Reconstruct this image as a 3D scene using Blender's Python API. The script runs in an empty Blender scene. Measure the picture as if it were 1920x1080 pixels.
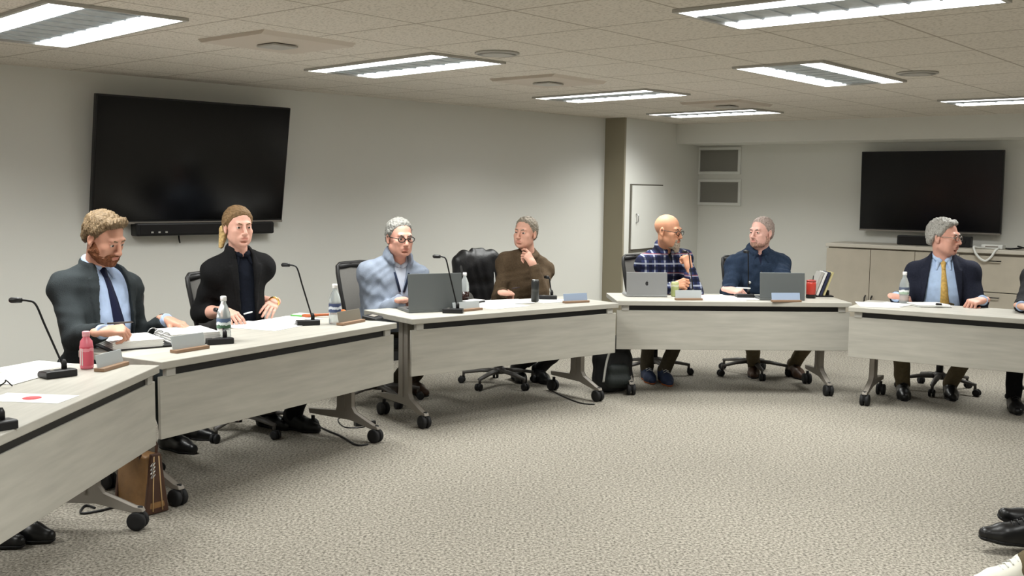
import bpy, bmesh, math, random
import numpy as np
from mathutils import Vector, Matrix

SC = bpy.context.scene
COL = SC.collection
R = math.radians

# ------------------------------------------------------------------ camera
FOC, PITCH, ROLL, CAMH = 1950.0, 0.09375833, -0.013081124, 1.5594
_c, _s = math.cos(PITCH), math.sin(PITCH)
_cr, _sr = math.cos(ROLL), math.sin(ROLL)
_r0 = np.array([1.0, 0, 0]); _u0 = np.array([0, _s, _c])
C_FW = np.array([0, _c, -_s]); C_R = _cr * _r0 - _sr * _u0; C_U = _sr * _r0 + _cr * _u0
C_P = np.array([0, 0, CAMH])
cam = bpy.data.cameras.new('camera'); camo = bpy.data.objects.new('camera', cam); COL.objects.link(camo)
cam.sensor_width = 36.0; cam.lens = FOC / 1920 * 36.0; cam.clip_start = 0.05; cam.clip_end = 100
camo.matrix_world = Matrix(((C_R[0], C_U[0], -C_FW[0], C_P[0]), (C_R[1], C_U[1], -C_FW[1], C_P[1]),
                            (C_R[2], C_U[2], -C_FW[2], C_P[2]), (0, 0, 0, 1)))
SC.camera = camo
# ------------------------------------------------------------------ world, exposure
wd = bpy.data.worlds.new('world'); SC.world = wd; wd.use_nodes = True
wd.node_tree.nodes['Background'].inputs[0].default_value = (0.02, 0.02, 0.02, 1)
SC.view_settings.view_transform = 'Standard'; SC.view_settings.look = 'None'
SC.view_settings.gamma = 1; SC.view_settings.use_curve_mapping = False
SC.view_settings.exposure = 0.28
LAMP = 4.0            # radiance of the lens surface
TUBE_W = 15.0         # watts of each tube behind its lens
try:
    SC.cycles.use_denoising = True
    SC.cycles.max_bounces = 8; SC.cycles.diffuse_bounces = 5
except Exception:
    pass

# ------------------------------------------------------------------ geometry of the place
CEIL = 2.35
TH = 0.70992
NV = np.array([math.cos(TH), -math.sin(TH), 0]); WV = np.array([math.sin(TH), math.cos(TH), 0])   # room axes
def rc(n, w, z=0.0): return NV * n + WV * w + np.array([0, 0, z])
def ray(x, y): return C_FW + C_R * (x - 960) / FOC + C_U * (540 - y) / FOC
def atz(x, y, z): d = ray(x, y); return C_P + d * (z - CAMH) / d[2]
def aty(x, y, Y): d = ray(x, y); return C_P + d * Y / d[1]
def onplane(x, y, nn, p): d = ray(x, y); return C_P + d * ((np.asarray(p) - C_P) @ nn) / (d @ nn)
def nrmz(v): v = np.asarray(v, float); return v / (np.linalg.norm(v) + 1e-12)

# ------------------------------------------------------------------ materials
def srgb(c):
    o = []
    for v in c:
        v /= 255.0
        o.append(v / 12.92 if v <= 0.04045 else ((v + 0.055) / 1.055) ** 2.4)
    return (*o, 1.0)
MATS = {}
def mat(name, col, rough=0.6, metal=0.0, var=0.0, scale=20.0, bump=0.0, bscale=60.0, spec=0.5, trans=0.0, emit=None, stretch=None, sheen=0.0, ior=1.45):
    if name in MATS: return MATS[name]
    m = bpy.data.materials.new(name); m.use_nodes = True
    nt = m.node_tree; b = nt.nodes['Principled BSDF']
    col = srgb(col); b.inputs['Base Color'].default_value = col
    b.inputs['Roughness'].default_value = rough; b.inputs['Metallic'].default_value = metal
    b.inputs['Specular IOR Level'].default_value = spec
    b.inputs['IOR'].default_value = ior
    if trans: b.inputs['Transmission Weight'].default_value = trans
    if sheen: b.inputs['Sheen Weight'].default_value = sheen
    if emit:
        b.inputs['Emission Color'].default_value = srgb(emit[0]); b.inputs['Emission Strength'].default_value = emit[1]
    tc = nt.nodes.new('ShaderNodeTexCoord'); mp = nt.nodes.new('ShaderNodeMapping')
    nt.links.new(tc.outputs['Object'], mp.inputs[0])
    if stretch: mp.inputs['Scale'].default_value = stretch
    if var:
        n = nt.nodes.new('ShaderNodeTexNoise'); n.inputs['Scale'].default_value = scale; n.inputs['Detail'].default_value = 4
        nt.links.new(mp.outputs[0], n.inputs['Vector'])
        rp = nt.nodes.new('ShaderNodeValToRGB')
        rp.color_ramp.elements[0].position = 0.3; rp.color_ramp.elements[1].position = 0.7
        rp.color_ramp.elements[0].color = (*[v * (1 - var) for v in col[:3]], 1)
        rp.color_ramp.elements[1].color = (*[min(1, v * (1 + var)) for v in col[:3]], 1)
        nt.links.new(n.outputs['Fac'], rp.inputs[0]); nt.links.new(rp.outputs[0], b.inputs['Base Color'])
    if bump:
        n2 = nt.nodes.new('ShaderNodeTexNoise'); n2.inputs['Scale'].default_value = bscale; n2.inputs['Detail'].default_value = 3
        nt.links.new(mp.outputs[0], n2.inputs['Vector'])
        bp = nt.nodes.new('ShaderNodeBump'); bp.inputs['Strength'].default_value = bump; bp.inputs['Distance'].default_value = 0.01
        nt.links.new(n2.outputs['Fac'], bp.inputs['Height']); nt.links.new(bp.outputs[0], b.inputs['Normal'])
    MATS[name] = m
    return m

# ------------------------------------------------------------------ mesh helpers
class MB:
    def __init__(self): self.bm = bmesh.new()
    def _add(self, verts, faces, M=None, mi=0, smooth=False):
        vs = [self.bm.verts.new((M @ Vector(v)) if M is not None else v) for v in verts]
        out = []
        for f in faces:
            try:
                fc = self.bm.faces.new([vs[i] for i in f]); fc.material_index = mi; fc.smooth = smooth; out.append(fc)
            except ValueError: pass
        return vs, out
    def box(self, c, s, M=None, bev=0.0, mi=0, seg=2):
        x, y, z = c; a, b, d = s[0] / 2, s[1] / 2, s[2] / 2
        v = [(x + i * a, y + j * b, z + k * d) for i in (-1, 1) for j in (-1, 1) for k in (-1, 1)]
        f = [(0, 1, 3, 2), (4, 6, 7, 5), (0, 4, 5, 1), (2, 3, 7, 6), (0, 2, 6, 4), (1, 5, 7, 3)]
        vs, fs = self._add(v, f, M, mi)
        if bev:
            es = list({e for q in fs for e in q.edges})
            r = bmesh.ops.bevel(self.bm, geom=es, offset=bev, segments=seg, profile=0.5, affect='EDGES')
            for q in r['faces']: q.material_index = mi
        return self
    def lathe(self, prof, M=None, n=24, mi=0, smooth=True, cap=True):
        v = []; f = []
        for (r, z) in prof:
            for i in range(n):
                a = 2 * math.pi * i / n; v.append((r * math.cos(a), r * math.sin(a), z))
        for j in range(len(prof) - 1):
            for i in range(n):
                f.append((j * n + i, j * n + (i + 1) % n, (j + 1) * n + (i + 1) % n, (j + 1) * n + i))
        if cap:
            f.append(tuple(range(n))[::-1]); f.append(tuple((len(prof) - 1) * n + i for i in range(n)))
        self._add(v, f, M, mi, smooth); return self
    def tube(self, pts, r, n=10, M=None, mi=0, closed=False, flat=None):
        P = [np.asarray(p, float) for p in pts]; m = len(P)
        rs = r if isinstance(r, (list, tuple)) else [r] * m
        v = []; f = []; ref = None
        for i in range(m):
            t = nrmz(P[(i + 1) % m] - P[i - 1]) if closed else nrmz(P[min(i + 1, m - 1)] - P[max(i - 1, 0)])
            if ref is None: ref = np.array([0, 0, 1.0]) if abs(t[2]) < 0.9 else np.array([1.0, 0, 0])
            a = nrmz(ref - t * (ref @ t)); b = np.cross(t, a); ref = a
            fl = flat or (1, 1)
            for k in range(n):
                q = 2 * math.pi * k / n
                v.append(tuple(P[i] + rs[i] * (a * math.cos(q) * fl[0] + b * math.sin(q) * fl[1])))
        for i in range(m if closed else m - 1):
            for k in range(n):
                j = (i + 1) % m
                f.append((i * n + k, i * n + (k + 1) % n, j * n + (k + 1) % n, j * n + k))
        if not closed:
            f.append(tuple(range(n))[::-1]); f.append(tuple((m - 1) * n + k for k in range(n)))
        self._add(v, f, M, mi, True); return self
    def prism(self, poly, axis, a, b, M=None, mi=0, bev=0.0):
        # poly in the two other axes (in order), extruded along axis from a to b
        n = len(poly); v = []
        for t in (a, b):
            for (p, q) in poly:
                v.append({'x': (t, p, q), 'y': (p, t, q), 'z': (p, q, t)}[axis])
        f = [tuple(range(n))[::-1], tuple(range(n, 2 * n))] + [(i, (i + 1) % n, n + (i + 1) % n, n + i) for i in range(n)]
        vs, fs = self._add(v, f, M, mi)
        if bev:
            es = list({e for q in fs for e in q.edges})
            r = bmesh.ops.bevel(self.bm, geom=es, offset=bev, segments=2, profile=0.5, affect='EDGES')
            for q in r['faces']: q.material_index = mi
        return self
    def build(self, name, mats, parent=None, loc=None, rz=0.0):
        bmesh.ops.recalc_face_normals(self.bm, faces=self.bm.faces)
        me = bpy.data.meshes.new(name); self.bm.to_mesh(me); self.bm.free()
        for m in (mats if isinstance(mats, (list, tuple)) else [mats]): me.materials.append(m)
        o = bpy.data.objects.new(name, me); COL.objects.link(o)
        if parent is not None: o.parent = parent
        if loc is not None: o.location = Vector(loc)
        o.rotation_euler.z = rz
        return o
def T(x=0, y=0, z=0, rx=0, ry=0, rz=0):
    return Matrix.Translation((x, y, z)) @ Matrix.Rotation(rz, 4, 'Z') @ Matrix.Rotation(ry, 4, 'Y') @ Matrix.Rotation(rx, 4, 'X')
def tag(o, label, cat, group=None):
    o['label'] = label; o['category'] = cat
    if group: o['group'] = group
    return o
def thing(name, loc, rz, label, cat, group=None):
    o = bpy.data.objects.new(name, None); COL.objects.link(o); o.empty_display_size = 0.1
    o.location = Vector(loc); o.rotation_euler.z = rz
    return tag(o, label, cat, group)
def struct(o): o['kind'] = 'structure'; return o
def copy_tree(o, parent=None):
    c = o.copy(); COL.objects.link(c)
    if parent is not None: c.parent = parent
    for ch in list(o.children): copy_tree(ch, c)
    return c
def smooth_all(o):
    for p in o.data.polygons: p.use_smooth = True
    return o

# ------------------------------------------------------------------ common materials
M_WALL = mat('wall_paint', (222, 222, 216), 0.85, bump=0.05, bscale=250, spec=0.2)
M_PIL = mat('taupe_paint', (150, 143, 124), 0.8, spec=0.2)
M_LAM = mat('pale_ash_laminate', (176, 173, 164), 0.45, var=0.10, scale=3.0, stretch=(1.0, 9.0, 9.0), spec=0.35)
M_GREY = mat('grey_powder_coat', (140, 134, 126), 0.5, spec=0.4)
M_LGREY = mat('light_grey_plastic', (176, 174, 168), 0.5)
M_BLK = mat('black_plastic', (18, 18, 20), 0.45)
M_RUB = mat('black_rubber', (22, 22, 24), 0.7)
M_BLKM = mat('black_metal', (20, 20, 21), 0.35, metal=0.3)
M_WHITE = mat('white_plastic', (225, 226, 222), 0.5)
M_PAPER = mat('white_paper', (240, 240, 238), 0.9, spec=0.1)
M_CHROME = mat('brushed_metal', (190, 190, 190), 0.3, metal=0.9)
M_SCREEN = mat('dark_screen', (7, 7, 9), 0.16, spec=0.4)
M_LAMP = mat('lamp_lens', (250, 252, 255), 0.5, emit=((246, 250, 255), LAMP))
M_REFL = mat('lamp_reflector', (186, 194, 198), 0.4, var=0.15, scale=18)
# ------------------------------------------------------------------ the room
LW_A = rc(-7.17, 3.09); LW_B = rc(-6.70, 9.32)
LWD = nrmz(LW_B - LW_A)                         # along the left wall, away
LWN = np.array([LWD[1], -LWD[0], 0])            # into the room
LW_0 = LW_A - LWD * 7.0
# pilaster: steps out from the left wall
k = min(np.linspace(0.02, 0.5, 400), key=lambda d: abs((lambda q: 960 + FOC * ((q - C_P) @ C_R) / ((q - C_P) @ C_FW))(LW_B + LWN * d + np.array([0, 0, 1.2])) - 1167.5))
PIL = LW_B + LWN * k
COR = rc(-6.55, 10.54)                          # where soffit meets the service wall
CHD = nrmz(COR - PIL); CHN = np.array([CHD[1], -CHD[0], 0])
SOD = nrmz(rc(-2.84, 10.71) - COR); SON = np.array([SOD[1], -SOD[0], 0])   # soffit / far wall
SON = SON if SON @ (C_P - COR) > 0 else -SON
REC = onplane(1309, 400, CHN, PIL); REC[2] = 0   # inner corner of the recess
SOFZ = float(onplane(1600, 263, SON, COR)[2])
FAR_R = REC + SOD * 11.0
SOF_R = COR + SOD * 11.0
BACK_R = FAR_R - np.array([*(-SON[:2]), 0]) * -0 + SON * 14.5
BACK_L = LW_0
def wallslab(name, a, b, z0, z1, inward, m, th=0.12):
    a = np.asarray(a, float); b = np.asarray(b, float); o = -np.asarray(inward) * th
    pts = [a, b, b + o, a + o]
    mb = MB(); mb.prism([(p[0], p[1]) for p in pts], 'z', z0, z1)
    return struct(mb.build(name, m))
wallslab('wall_left', LW_0, LW_B, 0, CEIL, LWN, M_WALL)
pts = [LW_B, PIL, PIL + CHD * 0.02 , LW_B + LWD * 0.02]
mb = MB(); mb.prism([(p[0], p[1]) for p in (LW_B, PIL, PIL + CHD * 0.035, LW_B + CHD * 0.035)], 'z', 0, CEIL)
struct(mb.build('trim_1', M_PIL))
wallslab('wall_service', PIL + CHD * 0.035, REC + CHD * 0.12, 0, CEIL, CHN, M_WALL)
wallslab('wall_far', REC, FAR_R, 0, CEIL, SON, M_WALL)
mb = MB(); mb.prism([(p[0], p[1]) for p in (COR, SOF_R, FAR_R, REC)], 'z', SOFZ, CEIL)
struct(mb.build('trim_2', M_WALL))
wallslab('wall_right', FAR_R, BACK_R, 0, CEIL, -SOD, M_WALL)
wallslab('wall_back', LW_0, BACK_R, 0, CEIL, nrmz(np.cross(nrmz(BACK_R - LW_0), [0, 0, 1])) * (-1 if np.cross(nrmz(BACK_R - LW_0), [0, 0, 1]) @ (COR - LW_0) < 0 else 1), M_WALL)
outline = [LW_0, LW_B, PIL, REC, FAR_R, BACK_R]
# baseboards
def skirting(name, a, b, inward):
    a = np.asarray(a, float); b = np.asarray(b, float)
    mb = MB(); mb.prism([(p[0], p[1]) for p in (a, b, b + inward * 0.012, a + inward * 0.012)], 'z', 0.0, 0.10)
    struct(mb.build(name, M_BLK))
skirting('baseboard_left', LW_0, LW_B, LWN); skirting('baseboard_far', REC, FAR_R, SON); skirting('baseboard_service', PIL + CHD * 0.04, REC, CHN)

def floor_material():
    m = bpy.data.materials.new('loop_carpet'); m.use_nodes = True; nt = m.node_tree; b = nt.nodes['Principled BSDF']
    b.inputs['Roughness'].default_value = 0.95; b.inputs['Specular IOR Level'].default_value = 0.1
    tc = nt.nodes.new('ShaderNodeTexCoord')
    n1 = nt.nodes.new('ShaderNodeTexNoise'); n1.inputs['Scale'].default_value = 75; n1.inputs['Detail'].default_value = 5; n1.inputs['Roughness'].default_value = 0.7
    n2 = nt.nodes.new('ShaderNodeTexNoise'); n2.inputs['Scale'].default_value = 1.1; n2.inputs['Detail'].default_value = 2
    for n in (n1, n2): nt.links.new(tc.outputs['Object'], n.inputs['Vector'])
    r = nt.nodes.new('ShaderNodeValToRGB'); e = r.color_ramp.elements
    e[0].position = 0.36; e[0].color = srgb((80, 76, 69)); e[1].position = 0.64; e[1].color = srgb((176, 170, 158))
    q = e.new(0.5); q.color = srgb((140, 135, 125))
    nt.links.new(n1.outputs['Fac'], r.inputs[0])
    mx = nt.nodes.new('ShaderNodeMixRGB'); mx.blend_type = 'MULTIPLY'; mx.inputs[0].default_value = 0.25
    r2 = nt.nodes.new('ShaderNodeValToRGB'); r2.color_ramp.elements[0].color = (0.75, 0.75, 0.75, 1); r2.color_ramp.elements[0].position = 0.3; r2.color_ramp.elements[1].position = 0.7
    nt.links.new(n2.outputs['Fac'], r2.inputs[0]); nt.links.new(r.outputs[0], mx.inputs[1]); nt.links.new(r2.outputs[0], mx.inputs[2])
    nt.links.new(mx.outputs[0], b.inputs['Base Color'])
    bp = nt.nodes.new('ShaderNodeBump'); bp.inputs['Strength'].default_value = 0.3; bp.inputs['Distance'].default_value = 0.006
    nt.links.new(n1.outputs['Fac'], bp.inputs['Height']); nt.links.new(bp.outputs[0], b.inputs['Normal'])
    return m
def ceiling_material():
    m = bpy.data.materials.new('acoustic_tile'); m.use_nodes = True; nt = m.node_tree; b = nt.nodes['Principled BSDF']
    b.inputs['Roughness'].default_value = 0.95; b.inputs['Specular IOR Level'].default_value = 0.1
    tc = nt.nodes.new('ShaderNodeTexCoord'); sp = nt.nodes.new('ShaderNodeSeparateXYZ'); nt.links.new(tc.outputs['Object'], sp.inputs[0])
    def mth(op, a, bb):
        n = nt.nodes.new('ShaderNodeMath'); n.operation = op
        for i, v in enumerate((a, bb)):
            if v is None: continue
            if isinstance(v, (int, float)): n.inputs[i].default_value = v
            else: nt.links.new(v, n.inputs[i])
        return n.outputs[0]
    lines = []
    for ax, off in (('X', 3.07), ('Y', -4.16)):
        q = mth('ADD', sp.outputs[ax], off + 61.0); q = mth('DIVIDE', q, 0.61); q = mth('FRACT', q, None)
        q = mth('SUBTRACT', q, 0.5); q = mth('ABSOLUTE', q, None); lines.append(mth('GREATER_THAN', q, 0.489))
    ln = mth('MAXIMUM', lines[0], lines[1])
    mp = nt.nodes.new('ShaderNodeMapping'); mp.inputs['Scale'].default_value = (1.0, 2.2, 1); nt.links.new(tc.outputs['Object'], mp.inputs[0])
    n1 = nt.nodes.new('ShaderNodeTexNoise'); n1.inputs['Scale'].default_value = 55; n1.inputs['Detail'].default_value = 3; nt.links.new(mp.outputs[0], n1.inputs['Vector'])
    r = nt.nodes.new('ShaderNodeValToRGB'); e = r.color_ramp.elements
    e[0].position = 0.36; e[0].color = srgb((188, 182, 171)); e[1].position = 0.47; e[1].color = srgb((220, 214, 204))
    nt.links.new(n1.outputs['Fac'], r.inputs[0])
    mx = nt.nodes.new('ShaderNodeMixRGB'); nt.links.new(ln, mx.inputs[0]); nt.links.new(r.outputs[0], mx.inputs[1]); mx.inputs[2].default_value = srgb((172, 164, 152))
    nt.links.new(mx.outputs[0], b.inputs['Base Color'])
    return m
mb = MB(); mb.prism([(p[0], p[1]) for p in outline], 'z', -0.1, 0.0)
struct(mb.build('floor', floor_material()))
mb = MB()
mb.prism([(p @ NV, p @ WV) for p in outline], 'z', CEIL, CEIL + 0.1)
o = struct(mb.build('ceiling', ceiling_material())); o.rotation_euler.z = -TH

# ------------------------------------------------------------------ ceiling lights
def ceiling_light(n, w, turn, ln, lw, label):
    t = thing('ceiling_light', rc(n, w, CEIL), -TH + turn, label, 'light', 'recessed fluorescent ceiling lights')
    mb = MB(); h = 0.014; fr = 0.02
    for sx, sy, cx, cy in ((ln, fr, 0, lw / 2 - fr / 2), (ln, fr, 0, -lw / 2 + fr / 2), (fr, lw - 2 * fr, ln / 2 - fr / 2, 0), (fr, lw - 2 * fr, -ln / 2 + fr / 2, 0)):
        mb.box((cx, cy, -h / 2 - 0.001), (sx, sy, h))
    mb.build('frame', M_LGREY, t)
    iw = lw - 2 * fr; il = ln - 2 * fr; sw = iw * 0.27
    for s in (-1, 1):
        mb = MB(); mb.box((0, s * (iw / 2 - sw / 2), -0.006), (il, sw, 0.008)); ln_ = mb.build('lamp_lens', M_LAMP, t)
        la = bpy.data.lights.new('tube_light', 'AREA'); la.shape = 'RECTANGLE'; la.size = il; la.size_y = sw; la.energy = TUBE_W * il / 1.2; la.spread = R(137); la.color = (0.99, 1.0, 0.96)
        lo = bpy.data.objects.new('tube_light', la); COL.objects.link(lo); lo.parent = ln_; lo.location = (0, s * (iw / 2 - sw / 2), -0.0125)
    mb = MB(); mb.box((0, 0, -0.003), (il, iw - 2 * sw - 0.004, 0.003))
    for i in range(9):
        mb.box((-il / 2 + il * (i + 0.5) / 9, 0, -0.006), (0.012, iw - 2 * sw - 0.01, 0.007))
    mb.build('reflector', M_REFL, t)
    return t
V90 = math.pi / 2
ceiling_light(-5.19, 2.53, R(-5), 1.45, 0.66, 'large near ceiling light at the upper left corner of the photo')
ceiling_light(-4.99, 4.68, R(-5), 1.33, 0.60, 'ceiling light between the big wall screen and the seated man in the sweater')
ceiling_light(-5.08, 7.11, R(-5), 1.22, 0.58, 'ceiling light second from the far end of the left row')
ceiling_light(-5.29, 9.18, R(-3), 1.22, 0.58, 'small ceiling light farthest away in the corner by the soffit')
ceiling_light(-2.99, 6.60, V90, 1.36, 0.60, 'ceiling light turned crosswise to the others, right of centre')
ceiling_light(-1.88, 4.24, R(0), 1.22, 0.60, 'large near ceiling light cut by the top edge right of centre')
ceiling_light(-2.42, 9.18, R(0), 1.22, 0.58, 'ceiling light cut by the right edge near the soffit')
for n, w in ((-5.1, 0.2), (-2.1, 1.7), (0.9, 4.3), (0.9, 1.7), (0.9, 6.7), (0.4, 9.1), (-2.1, -0.8), (0.9, -0.8), (-5.1, -2.2)):
    ceiling_light(n, w, 0, 1.22, 0.60, 'recessed ceiling light beyond the edge of the photo')

M_DIFF = mat('diffuser_paint', (200, 190, 178), 0.7)
def ceiling_vent(x, y, label):
    p = atz(x, y, CEIL)
    t = thing('ceiling_vent', p, -TH, label, 'vent', 'square air diffusers in the ceiling')
    mb = MB(); mb.prism([(-.3, 0), (-.27, -.02), (.27, -.02), (.3, 0)], 'y', -.3, .3); mb.build('plate', M_DIFF, t)
    mb = MB(); mb.box((0, 0, -0.03), (.16, .16, .012), bev=.004); mb.build('centre_cap', M_LGREY, t)
ceiling_vent(520, 77, 'pinkish square air diffuser in the ceiling above the big left screen')
ceiling_vent(1028, 150, 'dark edged square air diffuser between the two left row ceiling lights')
ceiling_vent(1362, 194, 'small far air diffuser just beyond the crosswise ceiling light')
def ceiling_speaker(x, y, label):
    t = thing('ceiling_speaker', atz(x, y, CEIL), 0, label, 'speaker', 'round ceiling speakers')
    mb = MB(); mb.lathe([(.13, -.001), (.13, -.008), (.115, -.012)], n=32); mb.build('rim', M_LGREY, t)
    mb = MB(); mb.lathe([(.113, -.0125), (.06, -.016), (.001, -.017)], n=32); mb.build('grille', M_LGREY, t)
ceiling_speaker(932, 99, 'round flush ceiling speaker right of the second left row light')
ceiling_speaker(1720, 136, 'round flush ceiling speaker right of the crosswise ceiling light')

# ------------------------------------------------------------------ screens, vents, wall panel
def screen(name, c, right, nin, w, h, tilt, label, cat='television'):
    rz = math.atan2(right[1], right[0])
    t = thing(name, c, rz, label, cat)
    Mx = T(rx=tilt)                    # local: x right, -y out of the wall, z up
    mb = MB(); mb.box((0, 0.0, 0), (w, .045, h), Mx, bev=.006); mb.build('casing', M_BLK, t)
    mb = MB(); mb.box((0, -.0235, .008), (w - .024, .003, h - .04), Mx); mb.build('display', M_SCREEN, t)
    mb = MB(); mb.box((0, -.024, -h / 2 + .008), (w, .006, .016), Mx); mb.build('lower_trim', M_GREY, t)['label'] = 'grey trim strip along the lower edge'
    mb = MB(); mb.box((0, .055, 0), (.5, .075, .4)); mb.build('wall_mount', M_BLK, t)
    return t
pc = onplane(354, 301, LWN, LW_A + LWN * 0.12)
tl = onplane(173, 300, LWN, LW_A + LWN * 0.12); tr = onplane(534, 302, LWN, LW_A + LWN * 0.12)
W1 = float(np.linalg.norm((tr - tl)[:2]))
tt = onplane(354, 187, LWN, LW_A + LWN * 0.17); tb_ = onplane(354, 419, LWN, LW_A + LWN * 0.07)
screen('wall_television', (tl + tr) / 2 * np.array([1, 1, 0]) + np.array([0, 0, (tt[2] + tb_[2]) / 2]), LWD, LWN, W1, tt[2] - tb_[2], R(9), 'big black wall mounted screen behind the bearded man and the woman')
def wallbox(p, right, size): return p
# sound bar under the left screen
pa = onplane(250, 433, LWN, LW_A + LWN * 0.06); pb = onplane(508, 424, LWN, LW_A + LWN * 0.06)
t = thing('soundbar', (pa + pb) / 2, math.atan2(LWD[1], LWD[0]), 'long black soundbar hanging below the big left screen', 'soundbar')
L_ = float(np.linalg.norm((pb - pa)[:2]))
mb = MB(); mb.box((0, 0, 0), (L_, .10, .095), bev=.012); mb.build('case', M_BLK, t)
mb = MB(); mb.box((0, -.0515, 0), (L_ - .06, .003, .07)); mb.build('grille', mat('speaker_cloth', (30, 28, 28), .9), t)
for i in range(3):
    mb = MB(); mb.box((-L_ / 2 + .12 + i * .055, -.054, -.02), (.018, .003, .012)); mb.build('indicator', M_LGREY, t)
p = onplane(334, 448, LWN, LW_A + LWN * 0.02)
mb = MB(); mb.tube([(0, -.01, .03), (0.0, -.014, 0), (.008, -.012, -.03)], .006); tag(mb.build('cable_stub', M_BLK, None, p, math.atan2(LWD[1], LWD[0])), 'short dark cable end on the wall under the left soundbar', 'cable')
# far screen
FWp = REC
tl = onplane(1615, 355, SON, FWp + SON * .1); tr = onplane(1881, 357, SON, FWp + SON * .1)
zt = onplane(1740, 283, SON, FWp + SON * .1)[2]; zb = onplane(1740, 436, SON, FWp + SON * .1)[2]
screen('wall_television', (tl + tr) / 2 * np.array([1, 1, 0]) + np.array([0, 0, (zt + zb) / 2]), SOD, SON, float(np.linalg.norm((tr - tl)[:2])), zt - zb, R(2), 'black wall screen above the credenza behind the man with the yellow tie')
# return air grilles
M_VGR = mat('grille_louvre', (166, 164, 156), .8)
def wall_vent(x0, x1, y0, y1, label):
    a = onplane(x0, (y0 + y1) / 2, SON, FWp); b = onplane(x1, (y0 + y1) / 2, SON, FWp)
    xm = (x0 + x1) / 2
    z1 = onplane(xm, y0, SON, FWp)[2]; z0 = onplane(xm, y1, SON, FWp)[2]
    c = (a + b) / 2; c[2] = (z0 + z1) / 2; w = float(np.linalg.norm((b - a)[:2])); h = z1 - z0
    t = thing('wall_vent', c, math.atan2(SOD[1], SOD[0]), label, 'vent', 'white framed return air grilles')
    mb = MB(); f = .035
    for cx, cz, sx, sz in ((0, h / 2 - f / 2, w, f), (0, -h / 2 + f / 2, w, f), (w / 2 - f / 2, 0, f, h - 2 * f), (-w / 2 + f / 2, 0, f, h - 2 * f)):
        mb.box((cx, -.012, cz), (sx, .024, sz), bev=.003)
    mb.build('frame', M_WHITE, t)
    mb = MB(); mb.box((0, -.002, 0), (w - 2 * f, .004, h - 2 * f))
    n = 22
    for i in range(n):
        mb.box((0, -.009, -h / 2 + f + (h - 2 * f) * (i + .5) / n), (w - 2 * f, .013, .004), None)
    mb.build('louvre', M_VGR, t)
wall_vent(1309, 1390, 276, 327, 'upper of the two white framed air grilles near the corner')
wall_vent(1309, 1390, 336, 385, 'lower of the two white framed air grilles near the corner')
# access panel in the service wall
a = onplane(1181, 410, CHN, PIL); b = onplane(1240, 410, CHN, PIL)
z1 = onplane(1205, 348, CHN, PIL)[2]; z0 = onplane(1185, 471, CHN, PIL)[2]
c = (a + b) / 2; c[2] = (z0 + z1) / 2; w = float(np.linalg.norm((b - a)[:2])); h = z1 - z0
t = thing('access_panel', c, math.atan2(CHD[1], CHD[0]), 'painted access panel door with a small handle in the side wall', 'panel')
mb = MB(); mb.box((.01, -.008, .01), (w - .02, .016, h - .02), bev=.003); mb.build('door_leaf', M_WALL, t)
mb = MB(); mb.box((0, -.002, 0), (w + .03, .006, h + .03)); mb.build('shadow_frame', mat('panel_gap_shade', (96, 92, 82), .7), t)  # dark sheet paints the shadow gap round the door leaf
mb = MB(); mb.tube([(-w / 2 + .11, -.016, .05), (-w / 2 + .11, -.045, .035), (-w / 2 + .11, -.045, -.035), (-w / 2 + .11, -.016, -.05)], .007); mb.build('handle', M_CHROME, t)

# ------------------------------------------------------------------ credenza
CRP = FWp + SON * 0.55
ca = onplane(1548, 455, SON, CRP); cz = float(ca[2])
c0 = ca.copy(); c0[2] = 0
M_CRED = mat('credenza_laminate', (178, 170, 155), .55, var=.05, scale=6, spec=.3)
M_CTOP = mat('credenza_top', (196, 190, 178), .5)
t = thing('credenza', c0, math.atan2(SOD[1], SOD[0]), 'long taupe credenza with doors under the far wall screen', 'cabinet')
CL, CD = 3.2, .53
mb = MB(); mb.box((CL / 2, CD / 2 - .0 + .02, (cz - .035) / 2 + .03), (CL - .04, CD - .05, cz - .1)); mb.build('carcass', M_CRED, t)
mb = MB(); mb.box((CL / 2, CD / 2, cz - .02), (CL, CD, .04), bev=.006); mb.build('top', M_CTOP, t)
def dx(px): 
    q = onplane(px, 500, SON, CRP); return float((q - c0) @ SOD)
xs = [0.012, dx(1631), dx(1714), dx(1797)]
for i in range(3):
    w = xs[i + 1] - xs[i] - .006
    mb = MB(); mb.box(((xs[i] + xs[i + 1]) / 2, .012, (cz - .05) / 2 + .03), (w, .02, cz - .12), bev=.002); d = mb.build('door', M_CRED, t)
    hx = xs[i + 1] - .035 if i % 2 == 0 else xs[i] + .035
    mb = MB(); mb.tube([(hx, .002, .50), (hx, -.028, .48), (hx, -.028, .40), (hx, .002, .38)], .007); mb.build('handle', M_BLKM, d)
x0 = xs[3]; zs = [.06, .38, .62, cz - .06]
for j in range(2):
    for i in range(3):
        mb = MB(); mb.box((x0 + .33 + j * .66, .012, (zs[i] + zs[i + 1]) / 2), (.65, .02, zs[i + 1] - zs[i] - .008), bev=.002); d = mb.build('drawer', M_CRED, t)
        mb = MB(); mb.tube([(x0 + .27 + j * .66, .002, zs[i + 1] - .05), (x0 + .27 + j * .66, -.025, zs[i + 1] - .05), (x0 + .39 + j * .66, -.025, zs[i + 1] - .05), (x0 + .39 + j * .66, .002, zs[i + 1] - .05)], .005); mb.build('handle', M_BLKM, d)
crz = math.atan2(SOD[1], SOD[0])
def oncred(px, q): 
    d = dx(px); return c0 + SOD * d - SON * q + np.array([0, 0, cz])
a, b = oncred(1664, .3), oncred(1768, .3)
t = thing('soundbar', (a + b) / 2, crz, 'short black soundbar standing on the credenza under the far screen', 'soundbar')
L_ = float(np.linalg.norm(b - a))
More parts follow.
